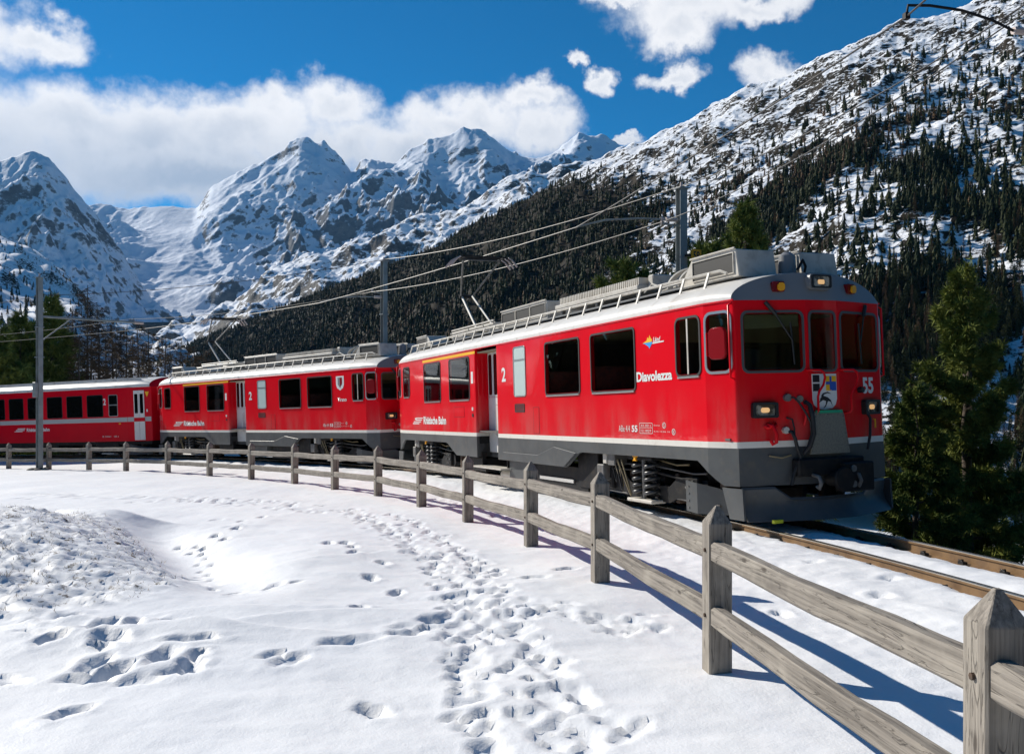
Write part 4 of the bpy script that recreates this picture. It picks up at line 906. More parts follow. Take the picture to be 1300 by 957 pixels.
        for y in (-.88, .90):
            f2 = Fr((plan_x_at(y), y, 0), fl.ua if y < 0 else fR.ua, (0, 0, 1)); h = MB().ring(f2, rr(-.175, 1.465, .175, 1.665, .03), rr(-.135, 1.495, .135, 1.635, .03), -.01, .075).build('headlamp', 'black_rubber', E, 40)
            MB().prism(f2, rr(-.136, 1.494, .136, 1.636, .03), 0, .05).build('lens', 'lamp_lens', h, 40); MB().prism(f2, rr(-.06, 1.535, .06, 1.60, .03), .049, .055).build('bulb', 'lamp_glow', h, 40)
        # crest of three shields
        P = lambda *Q: [(-.205 + .41 * x, 1.55 + .47 * y) for x, y in Q]
        cr = decal('crest', fc, P((0, 1), (0, .30), (.06, .14), (.2, .04), (.5, 0), (.8, .04), (.94, .14), (1, .30), (1, 1)), 'white_letter', E, .006)
        MB().prism(fc, P((.03, .52), (.03, .97), (.30, .97), (.30, .52)), .006, .009).build('crest_field', 'black_paint', cr); MB().prism(fc, P((-.02, .73), (-.02, .77), (.36, .77), (.36, .73)), .009, .011).build('crest_field', 'white_letter', cr)
        for x0, y0, m0, m1 in ((.56, .74, 'yellow_paint', 'blue_paint'), (.78, .74, 'yellow_paint', 'blue_paint'), (.56, .53, 'yellow_paint', 'blue_paint'), (.78, .53, 'blue_paint', 'yellow_paint')): MB().prism(fc, P((x0, y0), (x0 + .2, y0), (x0 + .2, y0 + .2), (x0, y0 + .2)), .006, .009).build('crest_field', m0, cr)
        MB().prism(fc, P((.71, .55), (.79, .55), (.79, .93), (.71, .93)), .009, .011).build('crest_field', 'blue_paint', cr); MB().prism(fc, P((.56, .70), (.97, .70), (.97, .78), (.56, .78)), .009, .0112).build('crest_field', 'blue_paint', cr)
        # the leaping ibex
        MB().prism(fc, P((.30, .30), (.40, .40), (.62, .34), (.74, .26), (.80, .10), (.72, .22), (.62, .24), (.52, .08), (.42, .04), (.52, .14), (.54, .24), (.42, .27), (.22, .18), (.15, .20), (.30, .25)), .006, .0085).prism(fc, P((.34, .38), (.42, .46), (.62, .50), (.76, .44), (.60, .46), (.46, .42), (.42, .36)), .006, .0085).build('crest_animal', 'black_paint', cr)
        # gangway plate with rivets and chains
        fp = Fr((7.85, 0, 0), (0, 1, 0), (0, 0, 1)); gp = MB().prism(fp, [(-.33, .98), (.33, .98), (.25, 1.48), (.225, 1.53), (-.225, 1.53), (-.25, 1.48)], .05, .075).build('gangway_plate', 'plate_grey', E)
        MB().prism(fp, [(-.22, 1.505), (.22, 1.505), (.215, 1.545), (-.215, 1.545)], .06, .085).build('top_strip', 'green_strip', gp)
        m = MB()
        for i in range(9):
            for q in (-1, 1): x = q * (.30 - .07 * i / 8); m.cyl(fp.p(x, 1.02 + i * .055, .075), fp.p(x, 1.02 + i * .055, .083), .009, 6)
        for i in range(6): m.cyl(fp.p(-.15 + i * .06, 1.488, .075), fp.p(-.15 + i * .06, 1.488, .083), .009, 6)
        m.build('rivet', 'mid_metal', gp)
        # red grab handles
        for x in (-.30, .26):
            Q = [(x + .02, 2.07, .0), (x + .02, 2.07, .07), (x + .16, 2.07, .085), (x + .225, 2.04, .085), (x + .245, 1.97, .085), (x + .21, 1.87, .085), (x + .14, 1.79, .085), (x + .115, 1.72, .085), (x + .115, 1.54, .085), (x + .10, 1.51, .07), (x + .06, 1.50, .0)]
            MB().tube([fc.p(*q) for q in Q], .016, 7).build('grab_handle', 'red_rail', E, 60)
        # running number
        lettering('55' if first else '53', fR, .52, .78, 1.75, 1.97, 'white_letter', E, .035)
        # hoses and couplings
        def hose(f, Q, r=.019, mat='black_rubber'): MB().tube([f.p(*q) for q in Q], r, 7).build('hose', mat, E, 60)
        hose(fl, [(.70, 1.72, .02), (.74, 1.72, .09), (.80, 1.66, .10), (.88, 1.52, .12), (.94, 1.40, .12), (.96, 1.25, .1), (.90, 1.08, .1), (.86, .98, .06)], .014)
        hose(fl, [(.92, 1.66, .03), (.95, 1.62, .10), (.97, 1.45, .13), (.98, 1.25, .13), (.92, 1.08, .12), (.86, 1.0, .08)], .030)
        hose(fl, [(.66, 1.28, .02), (.70, 1.28, .08), (.73, 1.2, .1), (.76, 1.06, .1), (.80, .95, .1), (.70, .74, .1), (.66, .60, .1)], .024)
        hose(fl, [(.66, 1.46, .02), (.72, 1.44, .06), (.74, 1.32, .07), (.74, 1.15, .07)], .012); hose(fR, [(.55, 1.50, .03), (.57, 1.42, .07), (.52, 1.20, .09), (.45, 1.0, .09)], .02)
        hose(fl, [(.40, .98, .03), (.56, .95, .06), (.70, .98, .03)], .012, 'brass_hose')
        MB().cyl(fl.p(.68, 1.72, .0), fl.p(.68, 1.72, .06), .05, 8).build('socket', 'mid_metal', E, 40); MB().cyl(fl.p(.64, 1.30, .0), fl.p(.64, 1.30, .06), .045, 8).build('socket', 'equip_cream', E, 40); MB().cyl(fl.p(.86, 1.70, 0), fl.p(.86, 1.70, .03), .045, 10).build('socket', 'plate_grey', E, 40); MB().cyl(fR.p(.43, 1.80, 0), fR.p(.43, 1.80, .07), .04, 8).build('socket', 'black_rubber', E, 40)
        MB().tube([fl.p(.40, 1.38, .02), fl.p(.44, 1.36, .1), fl.p(.47, 1.26, .12), fl.p(.46, 1.15, .12), fl.p(.42, 1.13, .11), fl.p(.40, 1.18, .10)], .026, 8).tube([fl.p(.36, 1.36, .02), fl.p(.38, 1.34, .06), fl.p(.50, 1.36, .06), fl.p(.50, 1.40, .02)], .022, 6).build('tow_hook', 'red_rail', E, 60)
        MB().tube([fl.p(.96, 1.56, .03), fl.p(.92, 1.56, .08), fl.p(.90, 1.45, .08), fl.p(.90, 1.36, .03)], .014, 6).build('grab_handle', 'red_rail', E, 60); MB().tube([fR.p(.70, 1.40, .03), fR.p(.70, 1.40, .06), fR.p(.70, 1.28, .06)], .012, 6).build('uncoupling_lever', 'sign_yellow', E, 60)
        # buffer beam, centre buffer and chain hooks
        MB().box(WORLD, 7.80, 7.95, -.55, .55, .70, .93).build('buffer_beam', 'dark_metal', E, bevel=.02)
        MB().cyl((7.9, 0, .66), (8.16, 0, .66), .10, 16).cyl((8.14, 0, .66), (8.18, 0, .66), .155, 20, .145).build('centre_buffer', 'dark_metal', E, 40)
        for y in (-.33, .33): MB().tube([(7.95, y, .72), (8.06, y, .70), (8.10, y, .62), (8.06, y, .55), (8.02, y, .58)], .025, 7).build('coupling_hook', 'mid_metal', E, 60)
        MB().box(WORLD, 7.86, 8.05, .10, .62, .48, .86).build('coupler_box', 'dark_metal', E, bevel=.02); MB().cyl((8.04, .25, .78), (8.07, .25, .78), .045, 10).cyl((8.04, .25, .58), (8.07, .25, .58), .045, 10).build('pipe_end', 'mid_metal', E, 40)
        # snow plough: a curved blade notched for the coupling
        m = MB(); secs = []
        for i in range(25):
            y = -1.20 + 2.40 * i / 24; xf = plan_x_at(y) + .01 + .10 * (1 - (y / 1.2) ** 2); top = .585 if abs(y) > .78 else (.44 if abs(y) < .62 else .44 + .145 * (abs(y) - .62) / .16)
            pr = [(-.02, top), (.0, top - .03), (-.03, .40), (-.005, .30), (.06, .22), (.10, .155), (.07, .15), (.03, .21), (-.04, .30), (-.07, .40), (-.05, top - .03)]
            secs.append([(xf + a, y, z) for a, z in pr])
        m.sweep(secs); m.build('snow_plough', 'grey_paint', E, 40)
        for sy in (-1, 1): MB().prism(Fr((7.3, sy * 1.24, 0), (1, 0, 0), (0, 0, 1)), [(-.02, .57), (.40, .57), (.42, .17), (.12, .17)], -.015, .015).build('plough_cheek', 'grey_paint', E)
        MB().box(WORLD, 7.94, 7.985, -1.0, -.86, .148, .19).build('plough_mark', 'lime_mark', E)
    # --- roof gear
    def louvre_box(name, a0, a1, t0, t1, z0, z1, y0, y1, cells, mat='equip_cream'):
        f = Fr((0, y0, 0), (1, 0, 0), (0, 0, 1)); dy = y0 - y1
        b = MB().prism(f, [(a0, z0), (a1, z0), (t1, z1), (t0, z1)], -abs(y1 - y0), 0).build(name, mat, t, bevel=.012)
        i0 = max(a0, t0) + .03; i1 = min(a1, t1) - .03; w = (i1 - i0) / cells
        for c in range(cells):
            for fr in (f, Fr((0, y1, 0), (-1, 0, 0), (0, 0, 1))):
                p, q = i0 + c * w + .02, i0 + (c + 1) * w - .02
                if fr is not f: p, q = -q, -p
                v = MB().prism(fr, [(p, z0 + .07), (q, z0 + .07), (q, z1 - .05), (p, z1 - .05)], .001, .006).build('louvre', 'louvre_dark', b)
                MB().ring(fr, [(p - .012, z0 + .058), (q + .012, z0 + .058), (q + .012, z1 - .038), (p - .012, z1 - .038)], [(p, z0 + .07), (q, z0 + .07), (q, z1 - .05), (p, z1 - .05)], .001, .02).build('louvre_frame', mat, b)
        MB().tube([(t0, y0 - .02, z1 + .01), (t1, y0 - .02, z1 + .01)], .014, 6).build('hinge_bar', 'equip_cream', b)
        return b
    louvre_box('ventilator', 5.85, 7.28, 6.18, 7.22, 3.36, 3.745, -.86, -.22, 1); louvre_box('ventilator', 5.85, 7.28, 6.18, 7.22, 3.36, 3.745, .22, .86, 1)
    louvre_box('ventilator', -7.30, -5.95, -7.22, -6.30, 3.37, 3.70, -.80, -.25, 1); louvre_box('ventilator', -7.30, -5.95, -7.22, -6.30, 3.37, 3.70, .25, .80, 1)
    louvre_box('resistor_housing', -1.30, 1.05, -1.28, 1.03, 3.42, 3.79, -.72, .72, 3)
    MB().cyl((7.22, 0, 3.40), (7.22, 0, 3.68), .13, 12, .11).cyl((7.22, 0, 3.68), (7.22, 0, 3.73), .11, 12, .05).build('horn_housing', 'roof_grey', t, 40); MB().tube([(7.4, .02, 3.46), (7.4, .12, 3.6), (7.36, .2, 3.52), (7.3, .22, 3.42)], .02, 6).build('horn_pipe', 'dark_metal', t, 60)
    rb = MB().box(WORLD, 1.35, 4.42, -.70, .70, 3.56, 3.64).build('resistor_tray', 'equip_cream', t, bevel=.012); m = MB()
    for i in range(46): m.box(WORLD, 1.45 + i * .064, 1.482 + i * .064, -.64, .64, 3.642, 3.77)
    m.build('resistor_grid', 'equip_cream', rb)
    m = MB()
    for x in (1.5, 2.9, 4.3):
        for y in (-.6, .6): m.cyl((x, y, 3.36), (x, y, 3.56), .05, 8)
    m.build('insulator', 'mid_metal', rb, 40); MB().box(WORLD, 4.42, 4.58, -.5, .5, 3.56, 3.80).build('end_box', 'equip_cream', rb, bevel=.02)
    for i, x in enumerate((5.05, 5.35, 5.68)):
        P = [(x + .34 * (1 - math.cos(a)) * .9, -.50 + .55 * (1 - math.cos(a)) * .5, 3.50 + .30 * math.sin(a)) for a in [i2 * .1963 for i2 in range(11)]]
        m = MB(); secs = [[(px, py - .05, pz), (px, py + .05, pz), (px + .02, py + .05, pz - .02), (px + .02, py - .05, pz - .02)] for px, py, pz in P]; m.sweep(secs); m.build('conductor_bow', 'equip_cream', t, 40)
    m = MB(); m.tube([(4.5, -.62, 3.50), (4.8, -.66, 3.60), (5.1, -.66, 3.50), (5.6, -.68, 3.50), (5.9, -.64, 3.52)], .016, 6).tube([(4.6, -.4, 3.5), (5.9, -.4, 3.55)], .02, 6).tube([(4.6, .3, 3.55), (5.8, .3, 3.55)], .02, 6); m.build('roof_cable', 'equip_cream', t, 60)
    m = MB()
    for i in range(9): m.cyl((4.72 + .13 * i, .1, 3.40), (4.72 + .13 * i, .1, 3.60), .055, 8)
    m.build('insulator', 'dark_metal', t, 40); MB().box(WORLD, 4.6, 5.8, -.45, .55, 3.40, 3.47).build('switch_tray', 'roof_grey', t, bevel=.01)
    pantograph(t, -4.3)
    bogie(t, 5.15, True); bogie(t, -5.15, False)
    return t
pbr('dark_red', (.16, .003, .006), .4); pbr('trim_grey', (.10, .103, .105), .35, metal=.3); pbr('lime_mark', (.55, .60, .02), .5)
def flatten_fronts(t):
    """cab parts belong to the railcar itself, so lift them off their helper"""
    for e in [c for c in t.children if c.type == 'EMPTY' and c.name.startswith('cab_front')]:
        L = Matrix.Rotation(math.pi, 4, 'Z') if abs(e.rotation_euler.z) > 1 else Matrix.Identity(4)
        for c in list(e.children): c.parent = t; c.matrix_local = L
        bpy.data.objects.remove(e)
r1 = make_railcar(car_matrix(0), True); flatten_fronts(r1)
tag(r1, 'red electric railcar numbered 55 leading the train, a mountain emblem on its side', 'railcar')
r2 = make_railcar(car_matrix(1), False); flatten_fronts(r2)
tag(r2, 'second red railcar with a small town crest on its side, between railcar and coach', 'railcar')

def make_coach(M):
    t = empty('passenger_coach', mat=M)
    H = [(6.94, -1.325), (8.16, -1.16), (8.25, -.7), (8.25, .7), (8.16, 1.16), (6.94, 1.325)]
    plan = H + [(-x, -y) for x, y in H]; pl = fillet(plan, .05)
    MB().prism(WORLD, pl, .74, 3.0).build('body', 'coach_red', t, 28)
    hw = lambda x: 1.325 if x <= 6.94 else 1.325 - .165 * (x - 6.94) / 1.22
    xe = lambda y: 8.25 if abs(y) < .7 else 8.25 - .09 * (abs(y) - .7) / .46
    m, secs = roof_mesh(3.0, 3.42, xe, hw, .55, 2.4); m.build('roof', 'roof_silver', t, 50)
    for sg, sec in ((1, secs[-1]), (-1, secs[0])):
        c = MB(); end_cap(c, sec, 3.0, xe, hw, sg); c.v = [(x + sg * .004, y, z) for x, y, z in c.v]; c.build('roof_end', 'coach_red', t, 60)
    for y in (-.95, -.62, -.25, .25, .62, .95): MB().box(WORLD, -7.4, 7.4, y - .03, y + .03, 3.28 if abs(y) > .9 else 3.35, 3.40 if abs(y) > .9 else 3.45 - abs(y) * .05).build('roof_rib', 'roof_silver', t)
    for sy in (-1, 1):
        sgx = 1 if sy < 0 else -1; fr = Fr((0, sy * 1.325, 0), (sgx, 0, 0), (0, 0, 1)); X = (lambda a, b: (a, b)) if sy < 0 else (lambda a, b: (-b, -a))
        for i in range(11):
            a = 4.60 - 1.245 * i; w0, w1 = X(a, a + .92); window(fr, w0, 1.82, w1, 2.72, t, .05, sill=False, fw=.025)
        w0, w1 = X(5.90, 6.38); w = window(fr, w0, 1.83, w1, 2.70, t, .04, frame='silver_trim', fw=.03, sill=False); MB().box(fr, w0, w1, 2.27, 2.31, .004, .014).build('glazing_bar', 'silver_trim', w)
        decal('waist_stripe', fr, [(-6.94, 1.56), (6.94, 1.56), (6.94, 1.75), (-6.94, 1.75)], 'stripe_grey', t)
        w0, w1 = X(5.55, 5.72); lettering('2', fr, w0, w1, 2.3, 2.58, 'white_letter', t, .03)
        w0, w1 = X(.72, 2.2); lettering('Rh\u00e4tische Bahn', fr, w0, w1, 1.24, 1.40, 'white_letter', t, .03); w0, w1 = X(-.1, .62); decal('emblem', fr, [(w0 + .2, 1.36), (w1, 1.36), (w1, 1.40), (w0 + .24, 1.40)], 'white_letter', t); decal('emblem', fr, [(w0 + .1, 1.29), (w1 - .06, 1.29), (w1 - .04, 1.33), (w0 + .12, 1.33)], 'white_letter', t); decal('emblem', fr, [(w0, 1.24), (w1 - .2, 1.24), (w1 - .16, 1.27), (w0 + .02, 1.27)], 'white_letter', t)
        w0, w1 = X(5.45, 6.4); lettering('B 2461  18 t', fr, w0, w1, .92, .99, 'pale_letter', t, .0)
        for sg in (1, -1):
            A = Vector((sg * 6.94, sy * 1.325, 0)); B = Vector((sg * 8.16, sy * 1.16, 0))
            fc = Fr(A, B - A, (0, 0, 1)) if (sg > 0) == (sy < 0) else Fr(B, A - B, (0, 0, 1)); o = .36
            decal('waist_stripe', fc, [(.02, 1.56), (1.2, 1.56), (1.2, 1.75), (.02, 1.75)], 'stripe_grey', t)
            for k in range(2):
                dr = MB().box(fc, o + k * .27, o + k * .27 + .26, .78, 2.86, .001, .03).build('door', 'door_silver', t, bevel=.006); MB().prism(fc, rr(o + k * .27 + .05, 1.9, o + k * .27 + .21, 2.72, .04), .03, .036).build('pane', 'window_glass', dr)
            decal('door_band', fc, [(o, 1.56), (o + .53, 1.56), (o + .53, 1.72), (o, 1.72)], 'coach_red', t, .034)
            decal('class_mark', fc, [(.93, 2.80), (1.12, 2.80), (1.07, 2.66), (1.02, 2.58), (.98, 2.66)], 'yellow_paint', t, .008); MB().box(fc, .98, 1.04, 1.95, 2.06, 0, .01).build('sticker', 'white_letter', t)
            MB().box(Fr((0, sy * 1.25, 0), (1, 0, 0), (0, 0, 1)), sg * 7.5 - .35, sg * 7.5 + .35, .42, .46, -.2, .1).build('step', 'mid_metal', t)
        MB().box(fr, X(5.0, 6.3)[0], X(5.0, 6.3)[1], .30, .70, -.6, -.06).build('equipment_box', 'dark_metal', t); MB().box(fr, X(-2, 2.6)[0], X(-2, 2.6)[1], .32, .70, -.6, -.1).build('equipment_box', 'dark_metal', t)
        MB().prism(fr, rr(X(6.45, 6.55)[0], 1.46, X(6.45, 6.55)[1], 1.52, .01, 1), 0, .02).build('door_button', 'sign_yellow', t)
    MB().prism(WORLD, [(x * .985, y * .93) for x, y in plan], .60, .745).build('underframe', 'dark_metal', t)
    for sg in (1, -1):
        MB().box(WORLD, min(sg * 8.2, sg * 8.5), max(sg * 8.2, sg * 8.5), -.42, .42, 1.0, 2.95).build('gangway_bellows', 'black_rubber', t, bevel=.05); MB().cyl((sg * 8.1, 0, .66), (sg * 8.44, 0, .66), .12, 12).build('centre_buffer', 'dark_metal', t, 40)
    bogie(t, 5.6, True); bogie(t, -5.6, False)
    return t
pbr('coach_red', (.60, .0008, .012), .3, vary=(.6, (.52, .0008, .012), .35, .7), spec=.18, bump=(1.3, .09, .03)); pbr('stripe_grey', (.42, .42, .41), .4)
r3 = make_coach(car_matrix(2)); tag(r3, 'red passenger coach with a grey waist stripe and silver doors, behind the two railcars', 'coach')

# ------------------------------------------------------------------ overhead line
def mast(s, n, top, label, sign=False, arm=None, base_out=.0):
    p = track(s, n); z0 = ground_z(p.x, p.y); a = PHI + s / R0; zt = track(s, 0, top).z
    t = empty('catenary_mast', (p.x, p.y, z0)); t.rotation_euler = (0, 0, a); H = zt - z0
    m = MB(); w = .095; f = .014
    m.prism(WORLD, [(-w, -w), (w, -w), (w, -w + f), (f * .6, -w + f), (f * .6, w - f), (w, w - f), (w, w), (-w, w), (-w, w - f), (-f * .6, w - f), (-f * .6, -w + f), (-w, -w + f)], -.5, H); m.build('column', 'mast_grey', t)
    MB().box(WORLD, -.14, .14, -.14, .14, H, H + .02).build('cap', 'mast_grey', t)
    for z in (H - 2.0, H - 3.2):
        if z > 1: MB().ring(WORLD, rr(-.135, -.135, .135, .135, .01, 1), rr(-.112, -.112, .112, .112, .01, 1), z, z + .035).build('band', 'mast_grey', t)
    MB().cyl((0, 0, H + .02), (0, 0, H + .16), .045, 10, .03).build('insulator', 'insulator', t, 40)
    for q in range(5):
        st = MB(); r = .12 + .05 * q % .11; st.tube([(0, 0, -.06), (0, 0, .02), (0, 0, .07), (0, 0, .09)], r, 7, True, [r, r * .95, r * .6, r * .15]); o = st.build('footing_stone', 'stone', t, 60); o.location = (.26 * math.cos(q * 1.3), .26 * math.sin(q * 1.3), 0)
    if sign:
        f = Fr((0, -.20, 0), (1, 0, 0), (0, 0, 1)); sg = MB().box(f, .13, .40, H - 1.68, H - 1.40, 0, .012).build('number_plate', 'sign_yellow', t); lettering('58', f, .18, .35, H - 1.64, H - 1.44, 'black_paint', sg, .02, .015)
        MB().box(f, .02, .16, H - 1.56, H - 1.52, -.10, -.005).build('plate_bracket', 'dark_metal', t)
    tag(t, label, 'mast'); return t, H, a
def catenary(p, q, sag, n=14): return [Vector(p).lerp(Vector(q), i / n) - Vector((0, 0, sag * 4 * (i / n) * (1 - i / n))) for i in range(n + 1)]
def span(name, pts, sags, r, label, cat='wire'):
    m = MB(); P = []
    for a, b, s in zip(pts, pts[1:], sags): P += catenary(a, b, s)[:-1]
    P.append(Vector(pts[-1])); o0 = P[len(P) // 2].copy(); m.tube([p - o0 for p in P], r, 5); o = m.build(name, 'wire', None, 60, recalc=False); o.location = o0; tag(o, label, cat); return o
def overhead():
    sup = [(-36, -.3), (-24, -.3), (-9.5, -.3), (.5, -.35), (15.5, -.35), (28.2, -.3), (42, -.3)]
    span('contact_wire', [track(s, n, 5.95 if s < -5 else 5.58) for s, n in sup], [.05] * 6, .012, 'contact wire running over the track and touching the raised pantographs')
    top = [track(-24, -3.1, 6.85), track(-9.5, -3.1, 7.05), track(.55, -3.1, 6.72), track(15.4, -3.05, 7.35), track(28.0, 4.15, 6.75), track(44, 4.1, 6.9)]
    span('feeder_wire', top, [.3, .32, .25, .28, .3], .012, 'upper feeder wire strung from mast top to mast top')
    low = [track(-24, -2.6, 6.45), track(-9.5, -2.6, 6.65), track(.55, -2.55, 5.85), track(15.4, -2.5, 6.1), track(28.0, .2, 6.0), track(44, 0, 6.0)]
    span('feeder_wire', low, [.25, .3, .22, .2, .2], .011, 'lower feeder wire carried on the short mast brackets')
    m1, H, a = mast(.55, -3.1, 6.65, 'pale grey steel mast with a yellow number plate behind the leading railcar', True)
    m2, H2, a2 = mast(15.4, -3.05, 7.28, 'thin grey steel mast rising behind the second railcar')
    m3, H3, a3 = mast(28.0, 4.2, 7.45, 'grey steel mast with a cantilever arm in front of the coach')
    m4, H4, a4 = mast(-9.5, -3.1, 7.0, 'steel mast holding the curved pull-off arm beside the pine')
    mast(-24, -3.1, 6.8, 'plain steel mast next along the line after the pull-off arm')
    for t, h, s in ((m1, H - .85, .55), (m2, H2 - 1.2, 15.4)):
        MB().tube([(0, 0, h), (-.55, 0, h + .02)], .022, 6).build('bracket', 'mast_grey', t, 60); MB().cyl((-.52, 0, h + .02), (-.52, 0, h + .14), .04, 8).build('insulator', 'insulator', t, 40)
        hz = track(s, 0, 5.58).z - t.location.z
        MB().tube([(0, 0, hz + .35), (-1.1, 0, hz + .32), (-2.0, 0, hz + .22), (-2.72, 0, hz + .02)], .02, 6).build('pull_off_arm', 'mast_grey', t, 60)
        MB().cyl((-.12, 0, hz + .35), (-.42, 0, hz + .345), .05, 8).build('insulator', 'insulator', t, 40)
    # long cantilever over the track
    h = H3 - 1.55
    MB().tube([(0, 0, h), (4.75, 0, h - .02)], .045, 8).build('cantilever_arm', 'mast_grey', m3, 60); MB().tube([(.05, 0, h - 1.0), (1.35, 0, h - .04)], .028, 8).build('strut', 'mast_grey', m3, 60)
    hz = track(28.2, 0, 5.58).z - m3.location.z
    MB().tube([(4.6, 0, h - .02), (4.5, 0, hz + .02)], .016, 6).build('dropper', 'wire', m3, 60); MB().cyl((4.3, 0, h - .02), (4.75, 0, h - .02), .07, 10).build('insulator', 'insulator', m3, 40)
    MB().box(WORLD, -.24, -.12, -.1, .1, 2.9, 3.5).build('cable_box', 'mast_grey', m3, bevel=.01)
    # curved pull-off arm at the right
    hz = track(-9.5, 0, 5.95).z - m4.location.z
    MB().tube([(-2.80, 0, hz + .0), (-2.78, 0, hz + .13), (-2.5, 0, hz + .15), (-2.1, 0, hz + .13), (-1.7, 0, hz + .05), (-1.42, 0, hz - .05)], .016, 8).build('pull_off_arm', 'dark_metal', m4, 60)
    MB().tube([(-1.42, 0, hz - .05), (-1.1, 0, hz - .05)], .045, 8).build('insulator', 'insulator', m4, 40); MB().tube([(-1.1, 0, hz - .05), (0, 0, hz + .02)], .012, 6).build('stay', 'wire', m4, 60); MB().box(WORLD, -2.83, -2.77, -.03, .03, hz - .03, hz + .04).build('clamp', 'dark_metal', m4)
overhead()

# ------------------------------------------------------------------ trees
def tri_mesh(name, V, F, mat, parent=None): return np_mesh(name, V, F, mat, False, parent)
def make_trunk(h, r, rg, lean=.01):
    m = MB(); P = [(lean * h * (i / 8) ** 2 + .02 * rg.randn() * (i > 0), .02 * rg.randn() * (i > 0), h * i / 8 - .3 * (i == 0)) for i in range(9)]
    m.tube(P, r, 8, True, [r * (1 - .93 * i / 8) for i in range(9)]); return m, P
def pine(seed, h, r, tufts, nl=.26, low=.02, shape=.75):
    """stone pine: dense tufts of needles on whorled limbs, uneven outline"""
    rg = np.random.RandomState(seed); m, P = make_trunk(h * .96, h * .022, rg); limbs = []; B = int(9 * h)
    for k in range(B):
        t = low + (1 - low) * (k + rg.rand()) / B; ang = k * 2.4 + rg.randn() * .35; z = t * h
        R = r * ((1 - t) ** shape * 1.0 + .05) * rg.uniform(.62, 1.12) * (1 + .22 * math.sin(ang * 2 + seed) * (1 - t)) * min(1, .70 + 4 * (t - low))
        rise = .10 + .55 * t + rg.randn() * .08; limbs.append((z, ang, max(R, .12), rise)); d = (math.cos(ang), math.sin(ang))
        pts = [(d[0] * R * f, d[1] * R * f, z + R * rise * f * (.4 + .6 * f)) for f in (0, .5, .95)]
        m.tube(pts, .02, 4, False, [.012 + .016 * R, .008 + .008 * R, .005])
    wgt = np.array([l[2] ** 1.3 for l in limbs]); wgt /= wgt.sum(); idx = rg.choice(len(limbs), tufts, p=wgt); L = np.array(limbs)[idx]
    f = rg.uniform(.08, 1.03, tufts) ** .62; side = rg.randn(tufts) * .16 * L[:, 2] * (.4 + .6 * f); a = L[:, 1]
    C = np.stack([np.cos(a) * L[:, 2] * f - np.sin(a) * side, np.sin(a) * L[:, 2] * f + np.cos(a) * side, L[:, 0] + L[:, 2] * L[:, 3] * f * (.4 + .6 * f) + rg.randn(tufts) * .07], 1)
    K = 18; n = tufts * K; c = np.repeat(C, K, 0); out = np.repeat(np.stack([np.cos(a), np.sin(a), .55 + 0 * a], 1), K, 0)
    d = out * .55 + rg.randn(n, 3) * .62; d /= np.linalg.norm(d, axis=1)[:, None]; ln = nl * rg.uniform(.6, 1.15, n)[:, None]
    w = np.cross(d, rg.randn(n, 3)); w /= np.linalg.norm(w, axis=1)[:, None]; w *= nl * .065
    V = np.stack([c - w, c + w, c + d * ln], 1).reshape(-1, 3); F = np.arange(len(V)).reshape(-1, 3)
    return m, V, F
def larch(seed, h, r):
    """leafless larch: a straight stem with fine drooping twigs"""
    rg = np.random.RandomState(seed); m, P = make_trunk(h, h * .013, rg); V = []; B = int(12 * h)
    for k in range(B):
        t = .12 + .87 * (k + rg.rand()) / B; ang = rg.rand() * 6.283; R = r * ((1 - t) ** .8 + .04) * rg.uniform(.5, 1.1); z = t * h; d = np.array([math.cos(ang), math.sin(ang), .18])
        m.tube([(0, 0, z), tuple(d * R * .55 + (0, 0, z - .03 * R)), tuple(d * R + (0, 0, z))], .01, 3, False, [.018, .012, .005])
        q = int(16 * R + 8); f = rg.uniform(.15, 1, q)[:, None]; c = d[None] * R * f + np.array([[0, 0, z]]); e = rg.randn(q, 3) * [.6, .6, .35] + d[None] * .6 - [0, 0, .25]; e /= np.linalg.norm(e, axis=1)[:, None]; e *= rg.uniform(.25, .55, q)[:, None]
        w = np.cross(e, rg.randn(q, 3)); w *= .014 / np.maximum(np.linalg.norm(w, axis=1)[:, None], 1e-6); V.append(np.stack([c - w, c + w, c + e], 1).reshape(-1, 3))
    V = np.concatenate(V); return m, V, np.arange(len(V)).reshape(-1, 3)
def plant(kind, mesh, px, depth, top_py, label, group=None, rot=0.0, base=None, h0=1.0):
    x = (px - CX) / F_PX * depth; z0 = (ground_z(x, depth) if base is None else base) - .05; zt = (HZ - top_py) / F_PX * depth; sc = (zt - z0) / h0
    t = empty(kind, (x, depth, z0)); t.rotation_euler = (0, 0, rot); t.scale = (sc, sc, sc)
    if mesh[0] is None:
        mesh[0] = mesh[1].build('trunk', 'bark', t, 60, recalc=False); mesh[4] = tri_mesh('crown', mesh[2], mesh[3], mesh[5], t)
    else:
        for q in (mesh[0], mesh[4]): c = q.copy(); COL.objects.link(c); c.parent = t
    tag(t, label, 'tree', group); return t
